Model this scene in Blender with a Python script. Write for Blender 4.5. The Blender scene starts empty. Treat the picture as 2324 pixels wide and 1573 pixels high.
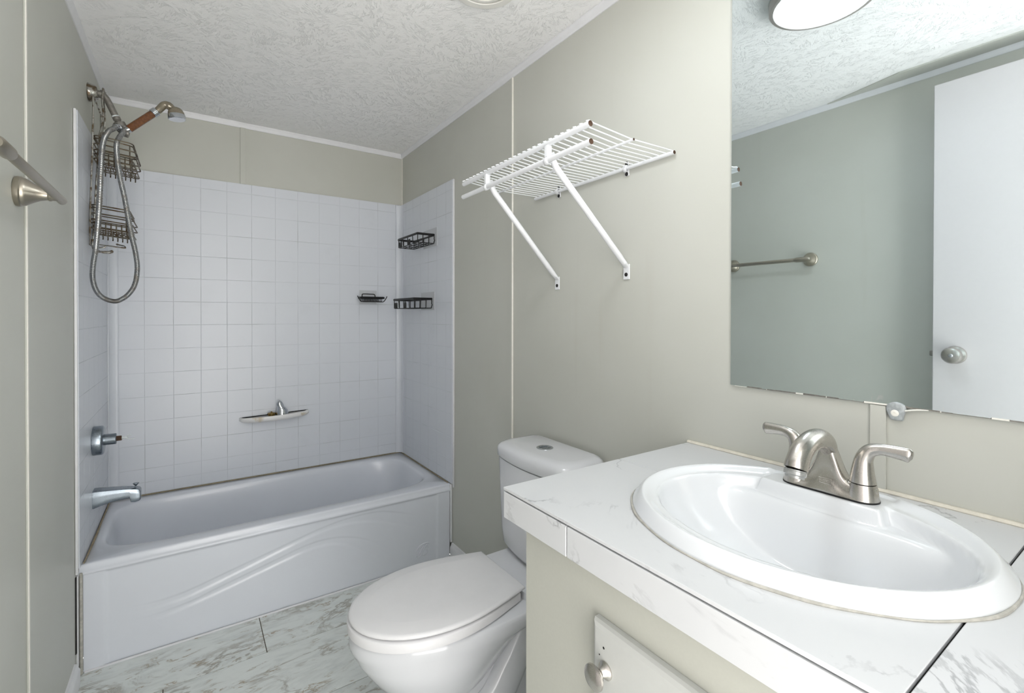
import bpy, bmesh, math, random
from mathutils import Vector, Matrix
random.seed(7)
C = bpy.context.scene.collection
SC = bpy.context.scene
S = 0.9            # every length below is in survey units of 0.9 m
PI = math.pi

# ------------------------------------------------------------------ camera, light, exposure
cam_d = bpy.data.cameras.new('camera')
cam = bpy.data.objects.new('camera', cam_d)
C.objects.link(cam)
SC.camera = cam
F_PX = 1075.375
cam_d.sensor_width = 36.0
cam_d.lens = F_PX * 36.0 / 2324.0
cam_d.shift_y = -(786.5 - 722.614) / 2324.0
cam_d.clip_start = 0.01
_y, _p, _r = math.radians(34.2371), math.radians(-0.3688), math.radians(0.0696)
_F = Vector((math.sin(_y), math.cos(_y), 0)); _R = Vector((math.cos(_y), -math.sin(_y), 0)); _U = Vector((0, 0, 1))
_F2 = _F * math.cos(_p) + _U * math.sin(_p); _U2 = _U * math.cos(_p) - _F * math.sin(_p)
_R2 = _R * math.cos(_r) + _U2 * math.sin(_r); _U3 = _U2 * math.cos(_r) - _R * math.sin(_r)
_m = Matrix((_R2, _U3, -_F2)).transposed().to_4x4()
_m.translation = Vector((0.3409, -3.0537, 1.3167)) * S
cam.matrix_world = _m

world = bpy.data.worlds.new('world')
SC.world = world
world.use_nodes = True
WORLD = world.node_tree.nodes['Background']
WORLD.inputs[1].default_value = 5.2
_wt = world.node_tree                      # added fill light through the open doorway, brighter from below to lift the ceiling
_tc = _wt.nodes.new('ShaderNodeTexCoord'); _sx = _wt.nodes.new('ShaderNodeSeparateXYZ'); _mr = _wt.nodes.new('ShaderNodeMapRange'); _mx = _wt.nodes.new('ShaderNodeMix')
_mx.data_type = 'RGBA'
_wt.links.new(_tc.outputs['Generated'], _sx.inputs[0]); _wt.links.new(_sx.outputs[2], _mr.inputs[0])
_mr.inputs[1].default_value = -0.25; _mr.inputs[2].default_value = 0.15
_wt.links.new(_mr.outputs[0], _mx.inputs[0])
_mx.inputs[6].default_value = (1.62, 1.57, 1.50, 1); _mx.inputs[7].default_value = (0.90, 0.885, 0.86, 1)
_wt.links.new(_mx.outputs[2], WORLD.inputs[0])
LAMP_STRENGTH = 27.0
vs = SC.view_settings
vs.view_transform = 'Standard'
vs.look = 'None'
vs.exposure = -0.07
vs.gamma = 1.0
vs.use_curve_mapping = False

# ------------------------------------------------------------------ materials
def lin(c):
    c = c / 255.0
    return c / 12.92 if c <= 0.04045 else ((c + 0.055) / 1.055) ** 2.4

def rgb(r, g, b):
    return (lin(r), lin(g), lin(b), 1.0)

class NT:
    """small helper to write node trees"""
    def __init__(self, name):
        self.m = bpy.data.materials.new(name)
        self.m.use_nodes = True
        self.t = self.m.node_tree
        self.b = self.t.nodes['Principled BSDF']
    def n(self, kind, **kw):
        nd = self.t.nodes.new(kind)
        for k, v in kw.items():
            setattr(nd, k, v)
        return nd
    def l(self, a, b):
        self.t.links.new(a, b)
    def coord(self, scale=(1, 1, 1), rot=(0, 0, 0)):
        tc = self.n('ShaderNodeTexCoord')
        geo = self.n('ShaderNodeNewGeometry')
        mp = self.n('ShaderNodeMapping')
        mp.inputs['Scale'].default_value = scale
        mp.inputs['Rotation'].default_value = rot
        self.l(geo.outputs['Position'], mp.inputs['Vector'])
        return mp.outputs['Vector']
    def noise(self, vec, scale, detail=4, rough=0.55, dist=0.0, w=None):
        nz = self.n('ShaderNodeTexNoise')
        if w is not None:
            nz.noise_dimensions = '4D'
            self.l(w, nz.inputs['W'])
        nz.inputs['Scale'].default_value = scale
        nz.inputs['Detail'].default_value = detail
        nz.inputs['Roughness'].default_value = rough
        nz.inputs['Distortion'].default_value = dist
        self.l(vec, nz.inputs['Vector'])
        return nz.outputs['Fac']
    def math(self, op, a, b=None, clamp=False):
        nd = self.n('ShaderNodeMath', operation=op, use_clamp=clamp)
        for i, v in enumerate((a, b)):
            if v is None:
                continue
            if isinstance(v, (int, float)):
                nd.inputs[i].default_value = v
            else:
                self.l(v, nd.inputs[i])
        return nd.outputs[0]
    def ramp(self, fac, lo, hi, a=0.0, b=1.0):
        nd = self.n('ShaderNodeMapRange', interpolation_type='SMOOTHSTEP')
        self.l(fac, nd.inputs[0])
        nd.inputs[1].default_value = lo; nd.inputs[2].default_value = hi
        nd.inputs[3].default_value = a; nd.inputs[4].default_value = b
        return nd.outputs[0]
    def mix(self, fac, a, b):
        nd = self.n('ShaderNodeMix', data_type='RGBA')
        if isinstance(fac, (int, float)):
            nd.inputs[0].default_value = fac
        else:
            self.l(fac, nd.inputs[0])
        for sock, v in ((nd.inputs[6], a), (nd.inputs[7], b)):
            if isinstance(v, tuple):
                sock.default_value = v
            else:
                self.l(v, sock)
        return nd.outputs[2]
    def bump(self, h, strength, dist=0.002):
        bp = self.n('ShaderNodeBump')
        bp.inputs['Strength'].default_value = strength
        bp.inputs['Distance'].default_value = dist
        self.l(h, bp.inputs['Height'])
        self.l(bp.outputs[0], self.b.inputs['Normal'])

def plain(name, col, rough=0.5, metal=0.0, coat=0.0, var=0.0, bump=0.0, bscale=60):
    k = NT(name)
    k.b.inputs['Roughness'].default_value = rough
    k.b.inputs['Metallic'].default_value = metal
    k.b.inputs['Coat Weight'].default_value = coat
    k.b.inputs['Coat Roughness'].default_value = 0.08
    v = k.coord()
    nz = k.noise(v, bscale, 3)
    f = k.ramp(nz, 0.35, 0.7)
    dark = tuple(c * (1 - var) for c in col[:3]) + (1.0,)
    k.l(k.mix(f, dark, col), k.b.inputs['Base Color'])
    if bump:
        k.bump(nz, bump, 0.001)
    return k.m

def brushed(name, col, rough=0.3, sc=(500, 500, 2600), var=0.03):
    k = NT(name)
    k.b.inputs['Metallic'].default_value = 1.0
    v = k.coord(sc)
    nz = k.noise(v, 1.0, 2)
    k.l(k.mix(nz, tuple(c * (1 - var) for c in col[:3]) + (1,), col), k.b.inputs['Base Color'])
    k.l(k.ramp(nz, 0.2, 0.8, rough - 0.02, rough + 0.02), k.b.inputs['Roughness'])
    return k.m

def tarnished(name, clean, dirt, rough=0.3, lo=0.45, hi=0.62, scale=45):
    k = NT(name)
    k.b.inputs['Metallic'].default_value = 0.9
    nz = k.noise(k.coord(), scale, 5)
    f = k.ramp(nz, lo, hi)
    k.l(k.mix(f, clean, dirt), k.b.inputs['Base Color'])
    k.l(k.ramp(nz, lo, hi, rough, min(1, rough + 0.25)), k.b.inputs['Roughness'])
    return k.m

def wall_paint():
    k = NT('sage_wall_paint')
    v = k.coord()
    big = k.noise(v, 1.6, 3)
    base = k.mix(k.ramp(big, 0.3, 0.7), rgb(188, 189, 181), rgb(193, 194, 187))
    streak = k.ramp(k.noise(k.coord((9, 9, 0.7)), 1.5, 4), 0.62, 0.82, 0, 0.10)
    k.l(k.mix(streak, base, rgb(160, 150, 132)), k.b.inputs['Base Color'])
    k.b.inputs['Roughness'].default_value = 0.42
    weave = k.noise(k.coord((1, 1, 0.35)), 420, 2)
    k.bump(weave, 0.12, 0.0006)
    return k.m

def ceiling_mat():
    k = NT('stippled_ceiling_paint')
    v = k.coord()
    # stomped brush texture: every stomp is a patch of strokes with its own direction
    vo = k.n('ShaderNodeTexVoronoi'); vo.inputs['Scale'].default_value = 8.0
    wob = k.n('ShaderNodeTexNoise'); wob.inputs['Scale'].default_value = 14.0; wob.inputs['Detail'].default_value = 2
    k.l(v, wob.inputs['Vector'])
    wv = k.n('ShaderNodeVectorMath', operation='MULTIPLY_ADD')
    k.l(wob.outputs['Color'], wv.inputs[0]); wv.inputs[1].default_value = (0.10, 0.10, 0.0); k.l(v, wv.inputs[2])
    k.l(wv.outputs[0], vo.inputs['Vector'])
    sub = k.n('ShaderNodeVectorMath', operation='SUBTRACT')
    k.l(v, sub.inputs[0]); k.l(vo.outputs['Position'], sub.inputs[1])
    sepc = k.n('ShaderNodeSeparateColor'); k.l(vo.outputs['Color'], sepc.inputs[0])
    vr = k.n('ShaderNodeVectorRotate', rotation_type='Z_AXIS')
    k.l(sub.outputs[0], vr.inputs['Vector']); k.l(k.math('MULTIPLY', sepc.outputs[0], 2.6), vr.inputs['Angle'])
    mp = k.n('ShaderNodeMapping'); mp.inputs['Scale'].default_value = (1.0, 3.6, 1.0)
    k.l(vr.outputs[0], mp.inputs['Vector'])
    a = k.noise(mp.outputs[0], 30, 4, 0.6, 0.5, k.math('MULTIPLY', sepc.outputs[1], 9.0))
    ridge = k.ramp(k.math('ABSOLUTE', k.math('SUBTRACT', a, 0.55)), 0.0, 0.05, 1.0, 0.0)
    b = k.noise(v, 240, 3)
    patch = k.ramp(k.noise(v, 26, 2), 0.40, 0.58, 0.05, 1.0)
    h = k.math('ADD', k.math('MULTIPLY', ridge, patch), k.math('MULTIPLY', b, 0.35))
    k.b.inputs['Base Color'].default_value = rgb(243, 243, 243)
    k.b.inputs['Roughness'].default_value = 0.75
    k.bump(h, 0.55, 0.006)
    return k.m

def surround_mat():
    k = NT('glossy_white_surround')
    v = k.coord()
    smudge = k.ramp(k.noise(v, 7, 5, 0.65), 0.56, 0.78, 0, 0.22)
    base = k.mix(smudge, rgb(211, 215, 222), rgb(190, 194, 200))
    spot = k.ramp(k.noise(v, 34, 2), 0.80, 0.86, 0, 0.25)
    k.l(k.mix(spot, base, rgb(150, 146, 138)), k.b.inputs['Base Color'])
    k.b.inputs['Roughness'].default_value = 0.3
    k.bump(k.noise(v, 300, 2), 0.03, 0.0005)
    return k.m

def groove_mat():
    k = NT('grey_tile_groove')
    nz = k.noise(k.coord(), 4.5, 3)
    k.l(k.mix(k.ramp(nz, 0.45, 0.7), rgb(205, 209, 216), rgb(184, 188, 193)), k.b.inputs['Base Color'])
    k.b.inputs['Roughness'].default_value = 0.5
    return k.m

def rust_surround_mat():
    # the moulded soap ledge: white plastic with yellow-brown water stains at its ends
    k = NT('stained_white_ledge')
    v = k.coord()
    nz = k.noise(v, 16, 4)
    stain = k.ramp(nz, 0.5, 0.68, 0, 0.75)
    k.l(k.mix(stain, rgb(226, 226, 226), rgb(186, 170, 136)), k.b.inputs['Base Color'])
    k.b.inputs['Roughness'].default_value = 0.35
    return k.m

def marble_floor():
    k = NT('grey_veined_marble_tile')
    at = k.n('ShaderNodeAttribute'); at.attribute_name = 'tile'
    w = at.outputs['Fac']
    v = k.coord((3.4, 9.5, 1), (0, 0, 0.16))
    a = k.noise(v, 1.0, 8, 0.62, 1.3, w)
    b = k.noise(v, 2.4, 6, 0.6, 1.6, w)
    vein = k.ramp(k.math('ABSOLUTE', k.math('SUBTRACT', a, 0.5)), 0.0, 0.042, 1, 0)
    cloud = k.ramp(b, 0.38, 0.75, 0, 0.55)
    mask = k.ramp(k.noise(k.coord((2, 4, 1)), 1.7, 3, 0.5, 0, w), 0.42, 0.62)
    base = k.mix(cloud, rgb(222, 227, 225), rgb(184, 190, 189))
    base = k.mix(k.math('MULTIPLY', vein, k.math('MULTIPLY', mask, 0.7)), base, rgb(134, 128, 116))
    br = k.ramp(k.math('ABSOLUTE', k.math('SUBTRACT', b, 0.56)), 0.0, 0.03, 1, 0)
    bm = k.ramp(k.noise(v, 3.1, 3, 0.5, 0, w), 0.48, 0.62, 0, 0.85)
    base = k.mix(k.math('MULTIPLY', br, bm), base, rgb(150, 132, 104))
    k.l(base, k.b.inputs['Base Color'])
    k.b.inputs['Roughness'].default_value = 0.33
    return k.m

def marble_counter():
    k = NT('white_marble_counter_tile')
    at = k.n('ShaderNodeAttribute'); at.attribute_name = 'tile'
    w = at.outputs['Fac']
    v = k.coord((3.0, 3.0, 3.0), (0, 0, 0.6))
    a = k.noise(v, 1.0, 7, 0.62, 1.1, w)
    vein = k.ramp(k.math('ABSOLUTE', k.math('SUBTRACT', a, 0.5)), 0.0, 0.016, 1, 0)
    mask = k.ramp(k.noise(v, 1.6, 4, 0.6, 0.0, w), 0.48, 0.64, 0, 0.62)
    b = k.noise(v, 2.1, 5, 0.6, 0.6, w)
    base = k.mix(k.ramp(b, 0.45, 0.8, 0, 0.30), rgb(200, 202, 204), rgb(186, 189, 193))
    base = k.mix(k.math('MULTIPLY', vein, mask), base, rgb(122, 124, 128))
    k.l(base, k.b.inputs['Base Color'])
    k.b.inputs['Roughness'].default_value = 0.28
    return k.m

def mirror_mat():
    k = NT('silvered_mirror_glass')
    k.b.inputs['Metallic'].default_value = 1.0
    k.b.inputs['Roughness'].default_value = 0.015
    v = k.coord()
    geo = k.n('ShaderNodeNewGeometry')
    sep = k.n('ShaderNodeSeparateXYZ'); k.l(geo.outputs['Position'], sep.inputs[0])
    # limescale splashes on the lowest hand's breadth of the glass near the screw clip
    low = k.ramp(sep.outputs[2], 1.02, 1.10, 1, 0)
    near = k.ramp(k.math('ABSOLUTE', k.math('SUBTRACT', sep.outputs[1], -2.41)), 0.03, 0.14, 1, 0)
    spl = k.ramp(k.noise(k.coord((1, 1, 0.4)), 70, 4, 0.6, 0.7), 0.60, 0.66, 0, 0.5)
    f = k.math('MULTIPLY', spl, k.math('MULTIPLY', low, near))
    k.l(k.mix(f, (0.785, 0.865, 0.895, 1), (0.9, 0.9, 0.9, 1)), k.b.inputs['Base Color'])
    k.l(k.math('ADD', k.math('MULTIPLY', f, 0.5), 0.015), k.b.inputs['Roughness'])
    return k.m

def emit(name, col, strength):
    k = NT(name)
    k.b.inputs['Base Color'].default_value = (0.9, 0.9, 0.88, 1)
    k.b.inputs['Emission Color'].default_value = col
    k.b.inputs['Emission Strength'].default_value = strength
    return k.m

M = {}
M['wall'] = wall_paint()
M['ceiling'] = ceiling_mat()
M['surround'] = surround_mat()
M['groove'] = groove_mat()
M['ledge'] = rust_surround_mat()
M['floor'] = marble_floor()
M['grout'] = plain('dark_grout', rgb(92, 84, 72), 0.9, var=0.3)
M['counter'] = marble_counter()
M['counter_core'] = plain('black_counter_joint', rgb(38, 37, 36), 0.8, var=0.3)
M['mirror'] = mirror_mat()
M['tub'] = plain('glossy_white_acrylic', rgb(219, 223, 231), 0.22, coat=0.2, var=0.02, bscale=5)
M['porcelain'] = plain('white_porcelain', rgb(214, 216, 220), 0.12, coat=0.4, var=0.01, bscale=8)
M['sink'] = plain('white_glazed_sink', rgb(219, 222, 225), 0.14, coat=0.4, var=0.015, bscale=6)
M['seat'] = plain('white_seat_plastic', rgb(222, 222, 224), 0.35, var=0.02, bscale=20)
M['trim'] = plain('white_trim_paint', rgb(224, 225, 228), 0.4, var=0.03, bscale=25)
M['offwhite'] = plain('white_seam_and_lit_edge', rgb(234, 232, 224), 0.5, var=0.05)
M['cabinet'] = plain('sage_cabinet_paint', rgb(183, 184, 175), 0.45, var=0.02, bump=0.03, bscale=200)
M['cab_door'] = plain('pale_grey_door_paint', rgb(192, 194, 191), 0.4, var=0.015, bscale=90)
M['door'] = plain('white_door_paint', rgb(195, 192, 193), 0.45, var=0.01)
M['nickel'] = brushed('brushed_nickel', rgb(196, 192, 186), 0.26)
M['nickel_warm'] = brushed('satin_nickel_towel_bar', rgb(176, 169, 156), 0.34)
M['steel'] = brushed('blue_grey_steel', rgb(146, 155, 163), 0.27)
M['chrome'] = plain('polished_chrome', rgb(205, 209, 214), 0.1, metal=1.0, var=0.05)
M['tarnish'] = tarnished('tarnished_chrome', rgb(178, 176, 170), rgb(112, 98, 80), 0.22)
M['hose'] = tarnished('ribbed_metal_hose', rgb(168, 170, 171), rgb(146, 141, 134), 0.25, 0.45, 0.75)
M['greymetal'] = plain('scaly_grey_metal', rgb(150, 147, 141), 0.45, metal=0.7, var=0.25, bscale=90)
M['rustwire'] = tarnished('rusty_wire', rgb(120, 112, 98), rgb(88, 68, 48), 0.4, 0.42, 0.72, 30)
M['rust'] = plain('rust', rgb(82, 60, 44), 0.8, metal=0.2, var=0.4)
M['copper'] = plain('brown_mineral_cartridge', rgb(122, 72, 34), 0.22, coat=0.6, var=0.35, bscale=150)
M['smoke'] = plain('smoky_clear_plastic', rgb(140, 131, 113), 0.12, metal=0.3, coat=0.5, var=0.2, bscale=70)
M['black'] = plain('black_coated_wire', rgb(7, 7, 8), 0.5, var=0.2)
M['dark'] = plain('dark_hole', rgb(20, 18, 18), 0.8)
M['shelfwhite'] = plain('white_vinyl_wire', rgb(228, 230, 233), 0.3, var=0.02)
M['brass'] = plain('aged_brass', rgb(156, 132, 78), 0.32, metal=0.9, var=0.5, bscale=120)
M['caulk'] = plain('cream_caulk', rgb(216, 211, 198), 0.7, var=0.12, bscale=60, bump=0.2)
M['sinkcaulk'] = plain('dirty_grey_caulk', rgb(184, 182, 174), 0.75, var=0.22, bscale=90, bump=0.3)
M['browncaulk'] = plain('brown_stained_caulk', rgb(172, 158, 130), 0.75, var=0.35, bscale=40)
M['clear'] = plain('cloudy_clear_plastic', rgb(214, 220, 222), 0.2, var=0.12, coat=0.3)
M['aerator'] = plain('cloudy_aerator_plastic', rgb(168, 170, 168), 0.18, metal=0.35, coat=0.5, var=0.25, bscale=160)
M['aerator_pale'] = plain('scuffed_clear_clip_plastic', rgb(178, 184, 186), 0.3, coat=0.4, var=0.3, bscale=140)
M['adhesive'] = plain('translucent_adhesive_pad', rgb(196, 199, 204), 0.25, var=0.03)
M['lampglow'] = emit('lit_lamp_diffuser', (0.90, 0.955, 1.0, 1), LAMP_STRENGTH)
M['lampring'] = plain('satin_lamp_ring', rgb(170, 164, 160), 0.4, metal=0.5)
M['white_plastic'] = plain('white_vent_plastic', rgb(222, 221, 216), 0.45, var=0.03)

# ------------------------------------------------------------------ mesh helpers (survey units)
ORIGIN = {}

def obj(name, bm, mats, parent=None, smooth=True, angle=35, recalc=True):
    """one mesh object; a child of parent, or top-level with its origin at the middle of its base"""
    if recalc:
        bmesh.ops.recalc_face_normals(bm, faces=bm.faces)
    if parent is None:
        xs = [v.co for v in bm.verts]
        o0 = Vector(((min(c.x for c in xs) + max(c.x for c in xs)) / 2, (min(c.y for c in xs) + max(c.y for c in xs)) / 2, min(c.z for c in xs)))
    else:
        o0 = ORIGIN[parent.name]
    bmesh.ops.translate(bm, verts=bm.verts, vec=-o0)
    bmesh.ops.scale(bm, verts=bm.verts, vec=(S, S, S))
    me = bpy.data.meshes.new(name)
    bm.to_mesh(me); bm.free()
    for m in (mats if isinstance(mats, (list, tuple)) else [mats]):
        me.materials.append(M[m])
    if smooth:
        me.polygons.foreach_set('use_smooth', [True] * len(me.polygons))
        me.set_sharp_from_angle(angle=math.radians(angle))
    o = bpy.data.objects.new(name, me)
    C.objects.link(o)
    if parent is None:
        o.location = o0 * S
    else:
        o.parent = parent
    ORIGIN[o.name] = o0
    return o

def thing(name, label, cat, loc, group=None):
    o = bpy.data.objects.new(name, None)
    o.empty_display_size = 0.05
    C.objects.link(o)
    o.location = Vector(loc) * S
    ORIGIN[o.name] = Vector(loc)
    return tag(o, label, cat, group)

def tag(o, label, cat, group=None):
    o['label'] = label; o['category'] = cat
    if group:
        o['group'] = group
    return o

def struct(name, bm, mats, label=None, **kw):
    o = obj(name, bm, mats, None, **kw)
    o['kind'] = 'structure'
    if label:
        o['label'] = label
    return o

def B():
    return bmesh.new()

def box(bm, x0, x1, y0, y1, z0, z1, bev=0.0, seg=2, mi=0):
    r = bmesh.ops.create_cube(bm, size=1.0)
    vs_ = r['verts']
    for v in vs_:
        v.co = Vector((x0 + (v.co.x + 0.5) * (x1 - x0), y0 + (v.co.y + 0.5) * (y1 - y0), z0 + (v.co.z + 0.5) * (z1 - z0)))
    fs = {f for v in vs_ for f in v.link_faces}
    for f in fs:
        f.material_index = mi
    if bev:
        es = list({e for v in vs_ for e in v.link_edges})
        rr = bmesh.ops.bevel(bm, geom=es, offset=bev, segments=seg, profile=0.5, affect='EDGES')
        for f in rr['faces']:
            f.material_index = mi
    return bm

def loft(bm, rings, cap0=True, cap1=True, closed=True, mi=0):
    vr = [[bm.verts.new(p) for p in r] for r in rings]
    n = len(vr[0])
    for a, b in zip(vr[:-1], vr[1:]):
        for i in range(n if closed else n - 1):
            j = (i + 1) % n
            f = bm.faces.new((a[i], a[j], b[j], b[i])); f.material_index = mi
    if cap0:
        f = bm.faces.new(vr[0][::-1]); f.material_index = mi
    if cap1:
        f = bm.faces.new(vr[-1]); f.material_index = mi
    return vr

def smooth_path(pts, sub=6, closed=False):
    P = [Vector(p) for p in pts]
    n = len(P); out = []
    rng = n if closed else n - 1
    for i in range(rng):
        if closed:
            p0, p1, p2, p3 = P[i - 1], P[i], P[(i + 1) % n], P[(i + 2) % n]
        else:
            p0 = P[i - 1] if i else P[0] * 2 - P[1]
            p1, p2 = P[i], P[i + 1]
            p3 = P[i + 2] if i + 2 < n else P[-1] * 2 - P[-2]
        for k in range(sub):
            t = k / sub
            out.append(0.5 * ((2 * p1) + (p2 - p0) * t + (2 * p0 - 5 * p1 + 4 * p2 - p3) * t * t + (3 * p1 - p0 - 3 * p2 + p3) * t ** 3))
    if not closed:
        out.append(P[-1])
    return out

def lerp_list(vals, m):
    out = []
    n = len(vals) - 1
    for i in range(m):
        t = i / (m - 1) * n
        k = min(int(t), n - 1); u = t - k
        a, b = vals[k], vals[k + 1]
        if isinstance(a, (tuple, list)):
            out.append(tuple(x + (y - x) * u for x, y in zip(a, b)))
        else:
            out.append(a + (b - a) * u)
    return out

def tube(bm, pts, r, seg=8, closed=False, caps=True, mi=0, up=None):
    """tube along pts; r is a number, a list, or a list of (r_side, r_up)"""
    P = [Vector(p) for p in pts]
    n = len(P)
    if not isinstance(r, (list, tuple)):
        r = [r] * n
    elif len(r) != n:
        r = lerp_list(list(r), n)
    T = []
    for i in range(n):
        if closed:
            t = P[(i + 1) % n] - P[i - 1]
        else:
            t = P[min(i + 1, n - 1)] - P[max(i - 1, 0)]
        T.append(t.normalized())
    ref = Vector(up) if up is not None else (Vector((0, 0, 1)) if abs(T[0].z) < 0.9 else Vector((1, 0, 0)))
    N = (ref - T[0] * ref.dot(T[0])).normalized()
    rings = []
    for i in range(n):
        if up is not None:
            N = (Vector(up) - T[i] * Vector(up).dot(T[i]))
            N = N.normalized()
        else:
            N = (N - T[i] * N.dot(T[i])).normalized()
        Bn = T[i].cross(N)
        rs, ru = r[i] if isinstance(r[i], (tuple, list)) else (r[i], r[i])
        rings.append([P[i] + Bn * (math.cos(a) * rs) + N * (math.sin(a) * ru) for a in (2 * PI * k / seg for k in range(seg))])
    if closed:
        rings.append(rings[0])
        vr = [[bm.verts.new(p) for p in q] for q in rings[:-1]]
        vr.append(vr[0])
        for a, b in zip(vr[:-1], vr[1:]):
            for i in range(seg):
                j = (i + 1) % seg
                f = bm.faces.new((a[i], a[j], b[j], b[i])); f.material_index = mi
    else:
        loft(bm, rings, caps, caps, True, mi)
    return bm

def lathe(bm, origin, axis, prof, seg=32, mi=0, cap0=True, cap1=True):
    """prof: list of (radius, height along axis)"""
    O = Vector(origin); A = Vector(axis).normalized()
    u = A.orthogonal().normalized(); w = A.cross(u)
    rings = [[O + A * h + (u * math.cos(2 * PI * k / seg) + w * math.sin(2 * PI * k / seg)) * max(r, 1e-4) for k in range(seg)] for r, h in prof]
    loft(bm, rings, cap0, cap1, True, mi)
    return bm

def rrect(cx, cy, hx, hy, rad, z, n=8):
    """rounded rectangle ring in xy"""
    out = []
    for sx, sy, a0 in ((1, 1, 0), (-1, 1, 90), (-1, -1, 180), (1, -1, 270)):
        for k in range(n + 1):
            a = math.radians(a0 + 90 * k / n)
            out.append((cx + sx * (hx - rad) + rad * math.cos(a), cy + sy * (hy - rad) + rad * math.sin(a), z))
    return out

def sstep(a, b, x):
    if a == b:
        return float(x >= a)
    t = max(0.0, min(1.0, (x - a) / (b - a)))
    return t * t * (3 - 2 * t)

def interp(pts, x):
    if x <= pts[0][0]:
        return pts[0][1]
    for (a, b), (c, d) in zip(pts[:-1], pts[1:]):
        if x <= c:
            t = (x - a) / (c - a)
            return b + (d - b) * t
    return pts[-1][1]

def cut(o, cutter_bm):
    """subtract a closed shape (survey world units) from object o and bake the result"""
    bmesh.ops.recalc_face_normals(cutter_bm, faces=cutter_bm.faces)
    o0 = ORIGIN[o.name]
    bmesh.ops.translate(cutter_bm, verts=cutter_bm.verts, vec=-o0)
    bmesh.ops.scale(cutter_bm, verts=cutter_bm.verts, vec=(S, S, S))
    me = bpy.data.meshes.new('cutter'); cutter_bm.to_mesh(me); cutter_bm.free()
    c = bpy.data.objects.new('cutter', me); C.objects.link(c)
    bpy.context.view_layer.update()
    c.matrix_world = o.matrix_world.copy()
    md = o.modifiers.new('cut', 'BOOLEAN'); md.operation = 'DIFFERENCE'; md.object = c; md.solver = 'EXACT'
    bpy.context.view_layer.update()
    dg = bpy.context.evaluated_depsgraph_get()
    new = bpy.data.meshes.new_from_object(o.evaluated_get(dg), preserve_all_data_layers=True, depsgraph=dg)
    o.modifiers.clear()
    old = o.data; o.data = new; new.name = old.name
    bpy.data.objects.remove(c)
    bpy.data.meshes.remove(me); bpy.data.meshes.remove(old)

def tile_attr(o, f):
    """per-face number so that each tile carries its own marble"""
    at = o.data.attributes.new('tile', 'FLOAT', 'FACE')
    for p in o.data.polygons:
        at.data[p.index].value = f(p)

W = 1.524; HC = 2.392; YN = -3.32

# ------------------------------------------------------------------ the room
bm = B(); box(bm, -0.06, 0.0, YN - 0.06, 0.06, 0, HC + 0.06); struct('wall_left', bm, 'wall', smooth=False)
bm = B(); box(bm, W, W + 0.06, YN - 0.06, 0.06, 0, HC + 0.06); struct('wall_right', bm, 'wall', smooth=False)
bm = B(); box(bm, 0.0, W, 0.0, 0.06, 0, HC + 0.06); struct('wall_back', bm, 'wall', smooth=False)
bm = B()
box(bm, 0.0, 0.085, YN - 0.06, YN, 0, HC + 0.06); box(bm, 1.0, W, YN - 0.06, YN, 0, HC + 0.06); box(bm, 0.085, 1.0, YN - 0.06, YN, 2.29, HC + 0.06)
struct('wall_near', bm, 'wall', smooth=False)
bm = B(); box(bm, 0.0, W, YN, 0.0, HC, HC + 0.06); struct('ceiling', bm, 'ceiling', smooth=False)

# floor: grout bed with long marble tiles laid in a half bond
bm = B()
box(bm, 0.0, W, YN - 0.06, 0.0, -0.06, -0.0022, mi=1)
rows = [(-0.735 + 0.02, -0.9935)] + [(-0.9935 - 0.3435 * k, -0.9935 - 0.3435 * (k + 1)) for k in range(7)]
cells = []
for i, (ya, yb) in enumerate(rows):
    off = 0.588 if i % 2 == 0 else 0.2605
    xs = [0.0] + [x for x in (off - 0.677, off, off + 0.677, off + 1.354) if 0.02 < x < W - 0.02] + [W]
    yb = max(yb, YN)
    if ya <= YN:
        break
    for xa, xb in zip(xs[:-1], xs[1:]):
        g = 0.0015
        box(bm, xa + g * (xa > 0), xb - g * (xb < W), yb + g, ya - g, -0.004, 0.0, bev=0.0008, seg=1)
        cells.append((xa, xb, yb, ya))
fl = struct('floor', bm, ['floor', 'grout'], smooth=False)
def _fid(p, o=fl):
    c = (p.center + o.location) / S
    for k, (xa, xb, yb, ya) in enumerate(cells):
        if xa <= c.x <= xb and yb <= c.y <= ya:
            return k * 3.17 + 1
    return 0.0
tile_attr(fl, _fid)

# cove trim at the ceiling, battens over the wall board joints, baseboards
def cove(name, a, b, nrm, zt=2.364, label=None):
    a = Vector(a); b = Vector(b); nrm = Vector(nrm)
    prof = [(0.0, zt), (0.004, zt), (0.006, zt + 0.003), (0.008, zt + 0.010), (0.012, zt + 0.020), (0.014, zt + 0.022), (0.014, HC), (0.0, HC)]
    bm = B()
    loft(bm, [[p + nrm * d + Vector((0, 0, z)) for d, z in prof] for p in (a, b)])
    struct(name, bm, 'trim', label, angle=50)
cove('trim_1', (0.0, 0, 0), (W, 0, 0), (0, -1, 0), label='white ceiling trim along the back wall')
cove('trim_2', (W, 0, 0), (W, YN, 0), (-1, 0, 0), label='white ceiling trim along the right wall')
cove('trim_3', (0, 0, 0), (0, YN, 0), (1, 0, 0), label='white ceiling trim along the left wall')
# smooth wedge-shaped strip in wall colour on the ceiling beside the left trim
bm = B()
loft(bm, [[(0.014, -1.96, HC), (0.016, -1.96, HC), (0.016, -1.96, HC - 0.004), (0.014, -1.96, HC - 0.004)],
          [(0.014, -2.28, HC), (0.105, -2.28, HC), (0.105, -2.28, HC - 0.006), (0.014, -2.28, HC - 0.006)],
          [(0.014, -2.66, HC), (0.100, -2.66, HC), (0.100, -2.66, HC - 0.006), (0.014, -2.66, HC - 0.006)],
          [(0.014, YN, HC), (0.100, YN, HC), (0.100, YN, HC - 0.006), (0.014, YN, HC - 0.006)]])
struct('ceiling_wedge', bm, 'wall', 'smooth wedge-shaped strip in wall colour on the ceiling beside the left wall', smooth=False)

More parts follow.
